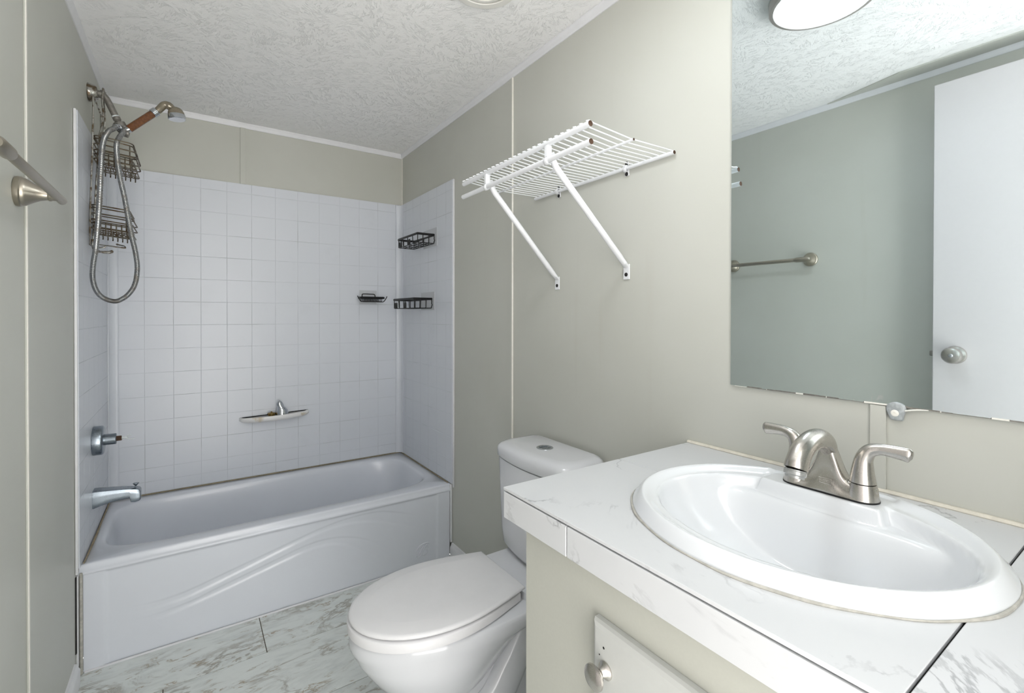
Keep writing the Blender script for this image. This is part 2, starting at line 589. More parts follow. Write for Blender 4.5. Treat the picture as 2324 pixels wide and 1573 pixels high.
bm = B(); box(bm, W - 0.006, W, -1.325, -1.297, 0.10, 2.364, 0.001, 1); box(bm, W - 0.0072, W, -1.3262, -1.3205, 0.10, 2.364, 0.001, 1, mi=1)  # the narrow whitish strip paints in the lit edge of the batten
struct('trim_5', bm, ['wall', 'offwhite'], 'vertical batten on the right wall behind the toilet')
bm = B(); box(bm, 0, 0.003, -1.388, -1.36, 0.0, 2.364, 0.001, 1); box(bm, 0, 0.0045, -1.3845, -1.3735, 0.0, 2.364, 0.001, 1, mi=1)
struct('trim_6', bm, ['wall', 'offwhite'], 'vertical batten on the left wall behind the towel bar')
bm = B(); box(bm, 0.577, 0.605, -0.009, 0, 2.05, 2.364, 0.001, 1); struct('trim_7', bm, 'wall', 'short batten on the back wall above the tub surround')
bm = B(); box(bm, W - 0.0065, W, -2.684, -2.656, 0.96, 1.132, 0.001, 1); struct('trim_8', bm, 'wall', 'short batten between countertop and mirror')
bm = B(); box(bm, W - 0.004, W, -0.012, 0, 2.05, 2.364, 0.001, 1); struct('trim_9', bm, 'offwhite', 'thin seam bead in the back right corner')

def baseboard(name, x0, x1, ya, yb, side, label):
    prof = [(0, 0.0), (0.016, 0.0), (0.016, 0.055), (0.012, 0.062), (0.009, 0.066), (0.007, 0.076), (0.0, 0.078)]
    bm = B()
    if side == 'r':
        loft(bm, [[(W - d, y, z) for d, z in prof] for y in (ya, yb)])
    else:
        loft(bm, [[(d, y, z) for d, z in prof] for y in (ya, yb)])
    struct(name, bm, 'trim', label, angle=50)
baseboard('baseboard_right', 0, 0, -0.742, -2.255, 'r', 'white baseboard on the right wall behind the toilet')
baseboard('baseboard_left', 0, 0, -0.80, -2.39, 'l', 'white baseboard on the left wall in front of the tub')
# thin quarter round at the foot of the tub apron
bm = B()
loft(bm, [[(x, -0.7354, 0.0005), (x, -0.7415, 0.0005), (x, -0.7408, 0.0038), (x, -0.7385, 0.0055), (x, -0.7354, 0.006)] for x in (0.018, W - 0.018)])
struct('trim_10', bm, 'trim', 'thin white bead along the foot of the tub apron')
# strips closing the gap between apron and walls
bm = B(); box(bm, W - 0.012, W - 0.0005, -0.7405, -0.728, 0.079, 0.395, 0.002, 1)
struct('trim_11', bm, 'trim', 'vertical white strip at the right end of the tub apron')
bm = B(); box(bm, 0.0005, 0.006, -0.772, -0.752, 0.04, 0.375, 0.0015, 1); box(bm, 0.006, 0.015, -0.7465, -0.7375, 0.0, 0.372, 0.002, 1, mi=1)
box(bm, 0.0003, 0.0035, -0.782, -0.772, 0.10, 0.375, mi=2)
struct('trim_12', bm, ['trim', 'sinkcaulk', 'dark'], 'stained strip at the left end of the tub apron')

# ------------------------------------------------------------------ door, open flat before the left wall (seen in the mirror)
DX = 0.118
bm = B(); box(bm, DX - 0.038, DX, -3.30, -2.404, 0.012, 2.278, 0.0015, 1)
dr = struct('door_1', bm, 'door', 'plain white door standing open, seen in the mirror', angle=30)
bm = B(); lathe(bm, (DX, -2.476, 1.158), (1, 0, 0), [(0.036, 0), (0.036, 0.003), (0.033, 0.008), (0.018, 0.012), (0.0145, 0.024), (0.0155, 0.03), (0.029, 0.036), (0.0325, 0.046), (0.0325, 0.056), (0.029, 0.064), (0.020, 0.0675), (0.0, 0.068)], 36)
kn = obj('door_knob', bm, 'nickel', dr)
bm = B(); lathe(bm, (DX + 0.0675, -2.476, 1.158), (1, 0, 0), [(0.0075, 0), (0.0075, 0.002), (0.006, 0.004), (0.0, 0.005)], 20)
obj('lock_button', bm, 'chrome', kn)
bm = B(); box(bm, DX - 0.026, DX - 0.012, -2.4035, -2.391, 1.148, 1.170, 0.002, 1); obj('latch_bolt', bm, 'greymetal', dr)

# ------------------------------------------------------------------ bathtub
ZR = 0.3965; YF = -0.735
tub = thing('bathtub', 'white alcove bathtub with wave-moulded apron below the tiled surround', 'bathtub', (W / 2, -0.37, 0))
N = 128
def opening(fr, z, x0=0.052, x1=1.447, y0=-0.650, y1=-0.072, rl=0.17, rr=0.20):
    """ring of the basin, fr shrinks it"""
    cx, cy = (x0 + x1) / 2, (y0 + y1) / 2
    out = []
    for k in range(N):
        a = 2 * PI * (k + 0.5) / N
        c, s = math.cos(a), math.sin(a)
        hx, hy = (x1 - x0) / 2, (y1 - y0) / 2
        ex = 5.2
        rad = (abs(c / 1.0) ** ex + abs(s) ** ex) ** (-1 / ex)
        px, py = rad * c, rad * s
        # fuller rounding at the ends
        endr = rl if px < 0 else rr
        d = hx - abs(px) * hx
        if d < endr:
            q = 1 - d / endr
            lim = 1 - (endr / hy) * (1 - math.sqrt(max(0, 1 - q * q))) * 0.72
            py = max(-lim, min(lim, py))
        out.append((cx + px * hx, cy + py * hy, z))
    return out
def scaled(ring, fx0, fx1, fy, z):
    cy = -0.361
    out = []
    for x, y, _ in ring:
        t = (x - 0.052) / (1.447 - 0.052)
        out.append((x + fx0 * (1 - t) - fx1 * t, cy + (y - cy) * fy, z))
    return out
op = opening(1, ZR)
def outer(z, x0, x1, y0, y1):
    cx, cy = (0.052 + 1.447) / 2, -0.361
    out = []
    for x, y, _ in op:
        dx, dy = x - cx, y - cy
        t = min((x1 - cx) / dx if dx > 0 else (x0 - cx) / dx if dx < 0 else 9e9, (y1 - cy) / dy if dy > 0 else (y0 - cy) / dy if dy < 0 else 9e9)
        out.append((cx + dx * t, cy + dy * t, z))
    # snap the corners
    for cxx in (x0, x1):
        for cyy in (y0, y1):
            i = min(range(N), key=lambda k: (out[k][0] - cxx) ** 2 + (out[k][1] - cyy) ** 2)
            out[i] = (cxx, cyy, z)
    return out
X0, X1 = 0.003, W - 0.003
bm = B()
rings = [outer(ZR - 0.048, X0, X1, YF + 0.012, -0.003), outer(ZR - 0.042, X0, X1, YF + 0.0045, -0.003), outer(ZR - 0.037, X0, X1, YF - 0.0005, -0.003), outer(ZR - 0.032, X0, X1, YF - 0.0030, -0.003), outer(ZR - 0.028, X0, X1, YF - 0.0020, -0.003), outer(ZR - 0.024, X0, X1, YF + 0.003, -0.003),
         outer(ZR - 0.018, X0, X1, YF + 0.0075, -0.003), outer(ZR - 0.010, X0, X1, YF + 0.009, -0.003), outer(ZR - 0.005, X0, X1, YF + 0.010, -0.0035), outer(ZR - 0.0015, X0 + 0.001, X1 - 0.001, YF + 0.013, -0.004), outer(ZR, X0 + 0.002, X1 - 0.002, YF + 0.019, -0.006),
         scaled(op, -0.016, -0.016, 1.045, ZR), scaled(op, -0.006, -0.006, 1.02, ZR - 0.003), scaled(op, 0, 0, 1.0, ZR - 0.012), scaled(op, 0.004, 0.006, 0.985, ZR - 0.03),
         scaled(op, 0.010, 0.022, 0.955, ZR - 0.10), scaled(op, 0.018, 0.045, 0.92, ZR - 0.18), scaled(op, 0.030, 0.075, 0.885, ZR - 0.255), scaled(op, 0.052, 0.11, 0.83, ZR - 0.30), scaled(op, 0.10, 0.17, 0.70, ZR - 0.325), scaled(op, 0.3, 0.3, 0.35, ZR - 0.332)]
loft(bm, rings, cap0=False, cap1=True)
obj('tub_basin', bm, 'tub', tub, angle=60)
G1 = [(0.06, 0.20), (0.137, 0.197), (0.257, 0.189 + .004), (0.35, 0.205), (0.459, 0.232), (0.628, 0.273), (0.833, 0.322), (0.96, 0.341), (1.081, 0.343), (1.166, 0.330), (1.339, 0.271), (1.40, 0.24)]
G2 = [(0.06, 0.165), (0.156, 0.158), (0.257, 0.156), (0.352, 0.168), (0.525, 0.213), (0.68, 0.256), (0.832, 0.293), (0.96, 0.304), (1.081, 0.288), (1.166, 0.258), (1.332, 0.185), (1.40, 0.15)]
G3 = [(0.06, 0.147), (0.152, 0.144), (0.257, 0.145), (0.352, 0.157), (0.444, 0.181), (0.628, 0.226), (0.773, 0.261), (0.863, 0.268), (0.96, 0.255), (1.061, 0.217), (1.129, 0.17), (1.20, 0.10)]
G4 = [(0.06, 0.115), (0.16, 0.111), (0.257, 0.113), (0.419, 0.142), (0.614, 0.188), (0.773, 0.224), (0.863, 0.229), (0.927, 0.217), (0.98, 0.189), (1.06, 0.13), (1.13, 0.06)]
def smoothcurve(g):
    p = smooth_path([(a, 0, b) for a, b in g], 8)
    return [(v.x, v.z) for v in p]
G1, G2, G3, G4 = map(smoothcurve, (G1, G2, G3, G4))
def apron_y(x, z):
    d = 0.0
    # sunk middle panel
    pan = sstep(0.070, 0.086, x) * sstep(1.442, 1.428, x) * sstep(0.362, 0.350, z)
    d += 0.006 * pan
    wgt = sstep(0.10, 0.42, x)
    w1 = wgt * sstep(1.36, 1.16, x)
    w2 = wgt * sstep(1.19, 0.98, x)
    a, b = interp(G1, x), interp(G2, x)
    d += 0.0028 * w1 * sstep(a, a - 0.010, z) * sstep(b, b + 0.016, z)
    a, b = interp(G3, x), interp(G4, x)
    d += 0.0028 * w2 * sstep(a, a - 0.010, z) * sstep(b, b + 0.016, z)
    return YF + d
bm = B()
nx, nz = 330, 110
zs = [0.003 + (ZR - 0.041 + 0.006 - 0.003) * k / nz for k in range(nz + 1)]
xsx = [X0 + 0.012 + (X1 - X0 - 0.024) * k / nx for k in range(nx + 1)]
g = [[bm.verts.new((x, apron_y(x, z), z)) for x in xsx] for z in zs]
for j in range(nz):
    for i in range(nx):
        bm.faces.new((g[j][i], g[j][i + 1], g[j + 1][i + 1], g[j + 1][i]))
bk = [[bm.verts.new((x, YF + 0.02, z)) for x in (xsx[0], xsx[-1])] for z in (zs[0], zs[-1])]
bm.faces.new([g[j][0] for j in range(nz + 1)][::-1] + [bk[0][0], bk[1][0]])
bm.faces.new([g[j][nx] for j in range(nz + 1)] + [bk[1][1], bk[0][1]])
bm.faces.new(g[0][::-1] + [bk[0][0], bk[0][1]])
bm.faces.new(g[nz] + [bk[1][1], bk[1][0]])
bm.faces.new((bk[0][0], bk[1][0], bk[1][1], bk[0][1]))
obj('tub_apron', bm, 'tub', tub, angle=60)
# raised script monogram at the right end of the apron
bm = B()
ex, ez, sc = 1.353, 0.078, 0.027
def stroke(pts, r=0.0030):
    tube(bm, smooth_path([(ex + a * sc, YF + 0.0050, ez + b * sc) for a, b in pts], 6), r, 6)
stroke([(-1.3, 0.1), (-0.8, 0.75), (0.0, 1.15), (0.9, 1.25), (1.3, 1.15)])
stroke([(-0.9, 0.2), (-0.3, 0.8), (0.3, 1.0), (-0.1, 0.2), (-0.6, -0.5), (-1.2, -0.6)])
stroke([(0.9, 0.95), (0.4, 0.3), (0.0, -0.4), (-0.4, -1.0), (-1.0, -1.15), (-1.2, -0.9)])
stroke([(0.1, 0.45), (0.8, 0.75), (1.2, 0.45), (0.9, 0.05), (0.3, 0.0)])
stroke([(0.3, 0.0), (0.9, -0.15), (1.0, -0.6), (0.5, -0.95), (0.0, -0.9)])
stroke([(-0.3, -0.2), (0.3, 0.05), (1.3, 0.2)])
obj('raised_monogram', bm, 'tub', tub)

# ------------------------------------------------------------------ tub surround with moulded square tiles
sur = thing('tub_surround', 'white three-sided tub surround moulded with a square tile pattern', 'tub surround', (W / 2, -0.02, ZR))
ROWS = [0.404, 0.463] + [0.532 + 0.122 * k for k in range(13)] + [2.049]
def tiled(name, P, us, vs_, nrm, th=0.011, g=0.0015, dep=0.0007, label=None):
    """P(u, v) gives a point of the face, tiles stand dep proud of the grooves"""
    n = Vector(nrm)
    bm = B()
    def q(a, b, mi):
        f = bm.faces.new([bm.verts.new(v) for v in (a if b is None else a)]); f.material_index = mi
    for ua, ub in zip(us[:-1], us[1:]):
        for va, vb in zip(vs_[:-1], vs_[1:]):
            su = 1 if ub > ua else -1
            a0, a1 = ua + su * g * (ua != us[0]), ub - su * g * (ub != us[-1])
            b0, b1 = va + g * (va != vs_[0]), vb - g * (vb != vs_[-1])
            top = [Vector(P(a, b)) for a, b in ((a0, b0), (a1, b0), (a1, b1), (a0, b1))]
            low = [Vector(P(a, b)) - n * dep for a, b in ((ua, va), (ub, va), (ub, vb), (ua, vb))]
            tv = [bm.verts.new(v) for v in top]; lv = [bm.verts.new(v) for v in low]
            bm.faces.new(tv)
            for i in range(4):
                j = (i + 1) % 4
                f = bm.faces.new((lv[i], lv[j], tv[j], tv[i])); f.material_index = 1
    u0, u1, v0, v1 = us[0], us[-1], vs_[0], vs_[-1]
    fr = [Vector(P(a, b)) - n * dep for a, b in ((u0, v0), (u1, v0), (u1, v1), (u0, v1))]
    bk_ = [p - n * (th - dep - 0.0006) for p in fr]
    fv = [bm.verts.new(p) for p in fr]; bv = [bm.verts.new(p) for p in bk_]
    bm.faces.new(bv)
    for i in range(4):
        j = (i + 1) % 4
        bm.faces.new((fv[i], fv[j], bv[j], bv[i]))
    o = obj(name, bm, ['surround', 'groove'], sur, smooth=False, recalc=True)
    return o
ucols = [0.012, 0.042] + [0.151 + 0.1204 * k for k in range(12)] + [W - 0.012]
bkp = tiled('back_panel', lambda u, v: (u, -0.012, v), ucols, ROWS, (0, -1, 0))
scol = [-0.013, -0.05, -0.098, -0.215, -0.333, -0.45, -0.565, -0.683, -0.758]
rp = tiled('side_panel', lambda u, v: (W - 0.012, u, v), scol, ROWS, (-1, 0, 0))
lp = tiled('side_panel', lambda u, v: (0.012, u, v), scol[:-1] + [-0.775], ROWS, (1, 0, 0))
for x0 in (W - 0.0125, 0.0005):
    bm = B(); ye = -0.758 if x0 > 1 else -0.775
    box(bm, x0 + (0.003 if x0 > 1 else 0), x0 + (0.012 if x0 > 1 else 0.009), ye - 0.009, ye, 0.385, 2.052, 0.003, 2)
    obj('edge_trim', bm, 'trim', sur)
for sgn, xc in ((-1, W - 0.0125), (1, 0.0125)):
    bm = B()
    r = 0.034
    prof = [(0, 0.0), (r + 0.004, 0.0), (r + 0.004, -0.003)] + [(r - r * math.sin(a), -0.0015 - r + r * math.cos(a)) for a in (PI / 2 * k / 8 for k in range(9))] + [(0.003, -r - 0.006), (0, -r - 0.006)]
    loft(bm, [[(xc + sgn * a, -0.0125 + b, z) for a, b in prof] for z in (0.402, 2.046)])
    obj('corner_strip', bm, 'surround', sur, angle=40)
# moulded soap ledge
bm = B()
def ledge_ring(z, k):
    cx, hx = 0.75, 0.182
    out = []
    for i in range(25):
        a = PI * i / 24
        out.append((cx - hx * k * math.cos(a), -0.0125 - 0.072 * k * math.sin(a) ** 0.8, z + 0.004 * (-math.cos(a))))
    return out
loft(bm, [ledge_ring(0.716, 0.84), ledge_ring(0.722, 0.95), ledge_ring(0.729, 1.0), ledge_ring(0.742, 1.0), ledge_ring(0.746, 0.985), ledge_ring(0.746, 0.93), ledge_ring(0.741, 0.90)])
obj('soap_ledge', bm, 'ledge', sur, angle=50)
# stained bead of caulk where the panels stand on the rim
bm = B()
tube(bm, [(0.02, -0.015, 0.4), (0.5, -0.0155, 0.4005), (1.0, -0.015, 0.4), (W - 0.02, -0.015, 0.4)], 0.0025, 6)
tube(bm, [(W - 0.015, -0.02, 0.4), (W - 0.015, -0.4, 0.4), (W - 0.015, -0.715, 0.4)], 0.0025, 6)
tube(bm, smooth_path([(0.0155, -0.02, 0.4), (0.016, -0.3, 0.4), (0.018, -0.5, 0.4), (0.0155, -0.72, 0.399)], 4), [0.003, 0.003, 0.0045, 0.0025], 6)
obj('caulk_bead', bm, 'browncaulk', sur)

# ------------------------------------------------------------------ things on the ledge
bm = B()
lathe(bm, (0.727, -0.045, 0.7425), (0, 0, 1), [(0.017, 0), (0.019, 0.002), (0.019, 0.006), (0.0165, 0.008), (0.0215, 0.010), (0.0215, 0.014), (0.013, 0.017), (0.005, 0.018), (0.005, 0.022), (0.003, 0.023), (0, 0.023)], 24)
tag(obj('drain_stopper', bm, 'brass'), 'small round brass drain stopper lying on the moulded soap ledge', 'drain stopper')
bm = B()
cx, cy, cz = 0.782, -0.046, 0.7425
rings = []
for t, rx, dx in ((0, 0.0345, 0), (0.004, 0.0350, 0), (0.014, 0.0335, 0), (0.026, 0.030, -0.001), (0.038, 0.0235, -0.004), (0.047, 0.0185, -0.008), (0.055, 0.017, -0.011), (0.064, 0.0165, -0.014), (0.072, 0.013, -0.017), (0.077, 0.008, -0.018), (0.079, 0.001, -0.018)):
    rings.append([(cx + dx + rx * math.cos(a), cy + rx * 0.9 * math.sin(a), cz + t + (0.004 if t > 0.05 else 0) * math.cos(a)) for a in (2 * PI * k / 28 for k in range(28))])
loft(bm, rings)
tag(obj('chrome_bell_cap', bm, 'chrome'), 'loose chrome bell-shaped cap of a faucet standing on the soap ledge', 'faucet cap')

# ------------------------------------------------------------------ black wire shower baskets
def hbar(bm, pts, w=0.0032, h=0.0075):
    tube(bm, pts, [(w, h)] * len(pts), 4, up=(0, 0, 1))
def ring_path(x0, x1, y0, y1, z, r=0.012, n=4):
    return rrect((x0 + x1) / 2, (y0 + y1) / 2, (x1 - x0) / 2, (y1 - y0) / 2, r, z, n)
def wire_basket(name, label, x0, x1, y0, y1, zt, zb, grp):
    t = thing(name, label, 'shower basket', ((x0 + x1) / 2, (y0 + y1) / 2, zb), grp)
    bm = B()
    p = ring_path(x0, x1, y0, y1, zt - 0.0065, 0.006)
    tube(bm, p, [(0.0035, 0.0068)] * len(p), 4, closed=True, up=(0, 0, 1))
    obj('rim', bm, 'black', t, angle=30)
    bm = B()
    zz = zb + 0.0028
    tube(bm, ring_path(x0 + 0.006, x1 - 0.004, y0 + 0.006, y1 - 0.006, zz, 0.006), 0.0026, 6, closed=True)
    ny = 4
    for k in range(1, ny):
        y = y0 + (y1 - y0) * k / ny
        tube(bm, [(x0 + 0.003, y, zt - 0.008), (x0 + 0.005, y, zz + 0.006), (x0 + 0.010, y, zz), (x1 - 0.01, y, zz), (x1 - 0.004, y, zz + 0.006), (x1 - 0.003, y, zt - 0.008)], 0.0024, 6)
    for k in range(1, 3):
        x = x0 + (x1 - x0) * k / 3
        tube(bm, [(x, y0 + 0.003, zt - 0.008), (x, y0 + 0.005, zz + 0.006), (x, y0 + 0.010, zz), (x, y1 - 0.01, zz), (x, y1 - 0.005, zz + 0.006), (x, y1 - 0.003, zt - 0.008)], 0.0024, 6)
    for x, y in ((x0 + 0.004, y0 + 0.004), (x0 + 0.004, y1 - 0.004), (x1 - 0.004, y1 - 0.004)):
        tube(bm, [(x, y, zt - 0.008), (x, y, zz)], 0.0024, 6)
    h = zt - zb
    tube(bm, smooth_path([(x1 - 0.004, y0 + 0.004, zt - 0.008), (x1 - 0.004, y0 - 0.001, zt - h * 0.35), (x1 - 0.004, y0 + 0.001, zt - h * 0.5), (x1 - 0.004, y0 - 0.006, zt - h * 0.65), (x1 - 0.004, y0 + 0.001, zt - h * 0.78), (x1 - 0.004, y0 + 0.006, zz)], 4), 0.0026, 6)
    obj('wire_cage', bm, 'black', t)
    for yy in (y1 - 0.03, y1 - 0.055, (y0 + y1) / 2 - 0.01, (y0 + y1) / 2 - 0.035):
        bm = B()
        tube(bm, smooth_path([(x0 + 0.002, yy - 0.006, zz), (x0 + 0.001, yy - 0.005, zb + h * 0.5), (x0 + 0.001, yy, zb + h * 0.58), (x0 + 0.001, yy + 0.005, zb + h * 0.5), (x0 + 0.002, yy + 0.006, zz)], 3), 0.0024, 6)
        obj('utensil_hook', bm, 'black', t)
    bm = B(); box(bm, x1 - 0.0005, W - 0.0118, y0 - 0.03, y0 + 0.16, zt - 0.07, zt + 0.035, 0.0008, 1)
    obj('adhesive_pad', bm, 'adhesive', t)
    return t
gb = 'black wire baskets on the right surround panel'
wire_basket('shower_basket', 'upper black wire shower basket stuck high on the right surround panel', 1.402, W - 0.0145, -0.545, -0.245, 1.785, 1.727, gb)
wire_basket('shower_basket', 'lower black wire shower basket on the right surround panel beside the soap dish', 1.396, W - 0.0145, -0.512, -0.185, 1.418, 1.355, gb)

sd = thing('soap_dish', 'small black wire soap dish stuck on the back surround panel', 'soap dish', (1.29, -0.06, 1.40))
bm = B()
pr_ = rrect(1.296, -0.062, 0.076, 0.040, 0.02, 1.4265, 5)
tube(bm, pr_, [(0.003, 0.006)] * len(pr_), 4, closed=True, up=(0, 0, 1)); obj('rim', bm, 'black', sd, angle=30)
bm = B()
tube(bm, rrect(1.296, -0.062, 0.060, 0.034, 0.015, 1.4025, 5), 0.0026, 6, closed=True)
for k in range(12):
    x = 1.296 - 0.060 + 0.12 * (k + 0.5) / 12
    tube(bm, smooth_path([(x, -0.1015, 1.424), (x, -0.097, 1.408), (x, -0.09, 1.4025), (x, -0.035, 1.4025), (x, -0.027, 1.408), (x, -0.0225, 1.424)], 2), 0.0019, 5)
obj('wire_cage', bm, 'black', sd)
for s in (-1, 1):
    bm = B()
    tube(bm, smooth_path([(1.296 + s * 0.03, -0.085, 1.401), (1.296 + s * 0.062, -0.085, 1.401), (1.296 + s * 0.074, -0.085, 1.405), (1.296 + s * 0.086, -0.085, 1.421), (1.296 + s * 0.094, -0.085, 1.437)], 4), 0.0028, 6)
    obj('side_arm', bm, 'black', sd)
bm = B()
tube(bm, smooth_path([(1.25, -0.022, 1.424), (1.25, -0.020, 1.444), (1.257, -0.019, 1.452), (1.30, -0.019, 1.452), (1.326, -0.019, 1.451), (1.333, -0.020, 1.443), (1.333, -0.022, 1.424)], 4), 0.0028, 6)
obj('hanger_loop', bm, 'black', sd)
bm = B(); box(bm, 1.235, 1.345, -0.0150, -0.0118, 1.385, 1.475, 0.001, 1); obj('adhesive_pad', bm, 'adhesive', sd)

# ------------------------------------------------------------------ shower set
YS = -0.475
sh = thing('hand_shower', 'hand shower with brown handle and metal hose on a wall arm above the tub', 'hand shower', (0.0, YS, 2.226))
bm = B()
lathe(bm, (0.0005, YS, 2.226), (1, 0, 0.1), [(0.036, 0), (0.037, 0.004), (0.035, 0.010), (0.034, 0.014), (0.030, 0.026), (0.026, 0.031), (0.013, 0.032)], 28)
obj('wall_flange', bm, 'tarnish', sh)
bm = B()
tube(bm, smooth_path([(0.028, YS, 2.229), (0.045, YS, 2.228), (0.058, YS, 2.213), (0.074, YS, 2.178), (0.089, YS, 2.142)], 6), 0.0125, 14)
tube(bm, [(0.036, YS, 2.2295), (0.052, YS, 2.224)], 0.0165, 14)
obj('shower_arm', bm, 'greymetal', sh)
bm = B()
ax = Vector((0.105 - 0.086, 0, 2.104 - 2.149)).normalized()
lathe(bm, (0.086, YS, 2.149), ax, [(0.0135, 0), (0.0135, 0.005)], 16, mi=1)
lathe(bm, (0.0885, YS, 2.144), ax, [(0.012, 0), (0.014, 0.002), (0.014, 0.012), (0.012, 0.014), (0.012, 0.018), (0.021, 0.024), (0.022, 0.036), (0.021, 0.042), (0.016, 0.046), (0.015, 0.056), (0.017, 0.074), (0.0, 0.078)], 18)
tube(bm, [(0.100, YS, 2.104), (0.116, YS, 2.086), (0.131, YS, 2.082)], [0.017, 0.018, 0.016], 14)
obj('swivel_holder', bm, ['greymetal', 'clear'], sh)
bm = B()
hd = Vector((0.216 - 0.131, 0, 2.196 - 2.108)).normalized()
h0 = Vector((0.130, YS, 2.104))
lathe(bm, h0 - hd * 0.026, hd, [(0.0135, 0), (0.0135, 0.024), (0.0145, 0.027)], 20, mi=1)
pf = [(0.0145, 0.0)]
for k in range(24):
    pf += [(0.0158, 0.004 + k * 0.0046), (0.0149, 0.0063 + k * 0.0046)]
lathe(bm, h0, hd, pf + [(0.0145, 0.118)], 20)
hn = obj('shower_handle', bm, ['copper', 'chrome'], sh)
hn['label'] = 'brown mineral-filled handle'
bm = B()
lathe(bm, h0 + hd * 0.116, hd, [(0.0165, 0), (0.0185, 0.002), (0.0185, 0.020), (0.015, 0.023)], 22)
obj('collar', bm, 'chrome', hn)
bm = B()
ck = h0 + hd * 0.134
tube(bm, smooth_path([tuple(ck), tuple(ck + hd * 0.012), (0.252, YS, 2.236), (0.268, YS, 2.236), (0.282, YS, 2.226)], 5), [0.0135, 0.0145, 0.0155, 0.017, 0.014], 16)
tl = Vector((0.12, 0, -1)).normalized()
lathe(bm, Vector((0.291, YS, 2.2365)), tl, [(0.0, 0), (0.010, 0.001), (0.020, 0.006), (0.027, 0.014), (0.031, 0.026), (0.032, 0.036)], 28)
hdd = obj('shower_head', bm, 'smoke', sh)
bm = B()
lathe(bm, Vector((0.291, YS, 2.2365)) + tl * 0.034, tl, [(0.0325, 0), (0.0335, 0.002), (0.0335, 0.019), (0.031, 0.021), (0.0, 0.021)], 28)
obj('face_ring', bm, 'chrome', hdd)
# ribbed hose
HP = [(0.107, -0.478, 2.100), (0.095, -0.500, 2.099), (0.086, -0.530, 2.078), (0.073, -0.575, 2.047), (0.061, -0.600, 1.993), (0.055, -0.604, 1.895), (0.049, -0.604, 1.739), (0.039, -0.604, 1.583), (0.031, -0.604, 1.514), (0.029, -0.604, 1.462), (0.037, -0.604, 1.419), (0.054, -0.604, 1.389), (0.084, -0.604, 1.372), (0.108, -0.604, 1.374), (0.138, -0.604, 1.400), (0.158, -0.604, 1.441), (0.166, -0.604, 1.504), (0.161, -0.604, 1.566), (0.150, -0.604, 1.628), (0.139, -0.604, 1.698), (0.127, -0.604, 1.785), (0.112, -0.604, 1.870), (0.103, -0.602, 1.957), (0.101, -0.580, 2.007), (0.106, -0.530, 2.050), (0.117, -0.485, 2.091)]
path = smooth_path(HP, 48)
bm = B()
tube(bm, path, [0.0096 if (i % 3) else 0.0083 for i in range(len(path))], 10)
obj('shower_hose', bm, 'hose', sh, angle=60)
bm = B()
d = (Vector(path[60]) - Vector(path[28])).normalized()
lathe(bm, path[24], d, [(0.0125, 0), (0.0135, 0.002), (0.0135, 0.012), (0.0115, 0.014), (0.011, 0.030), (0.0095, 0.032)], 16)
obj('hose_nut', bm, 'chrome', sh)

# rusty shower caddy hung over the arm
cad = thing('shower_caddy', 'rusty wire shower caddy with two baskets hanging from the shower arm', 'shower caddy', (0.03, YS, 1.57))
bm = B()
for dy in (-0.034, 0.034):
    tube(bm, smooth_path([(0.050, YS + dy * 0.62, 2.235), (0.047, YS + dy * 0.62, 2.20), (0.050, YS + dy * 0.66, 2.15), (0.048, YS + dy * 0.75, 2.10), (0.040, YS + dy, 2.05)], 5), 0.0036, 8)
    tube(bm, smooth_path([(0.040, YS + dy, 2.05), (0.034, YS + dy, 1.95), (0.024, YS + dy, 1.75), (0.0185, YS + dy, 1.62)], 5), 0.0034, 8)
tube(bm, smooth_path([(0.050, YS - 0.021, 2.235), (0.049, YS - 0.013, 2.2485), (0.049, YS + 0.013, 2.2485), (0.050, YS + 0.021, 2.235)], 4), 0.0036, 8)
for dy in (-0.10, 0.10):
    tube(bm, smooth_path([(0.029, YS + dy, 2.175), (0.0265, YS + dy, 2.0), (0.0195, YS + dy, 1.76), (0.0175, YS + dy, 1.61), (0.020, YS + dy, 1.592), (0.034, YS + dy, 1.584), (0.058, YS + dy, 1.585), (0.066, YS + dy, 1.592)], 5), 0.0032, 8)
tube(bm, [(0.029, YS - 0.10, 2.175), (0.0295, YS, 2.18), (0.029, YS + 0.10, 2.175)], 0.0032, 8)
obj('frame', bm, 'tarnish', cad)
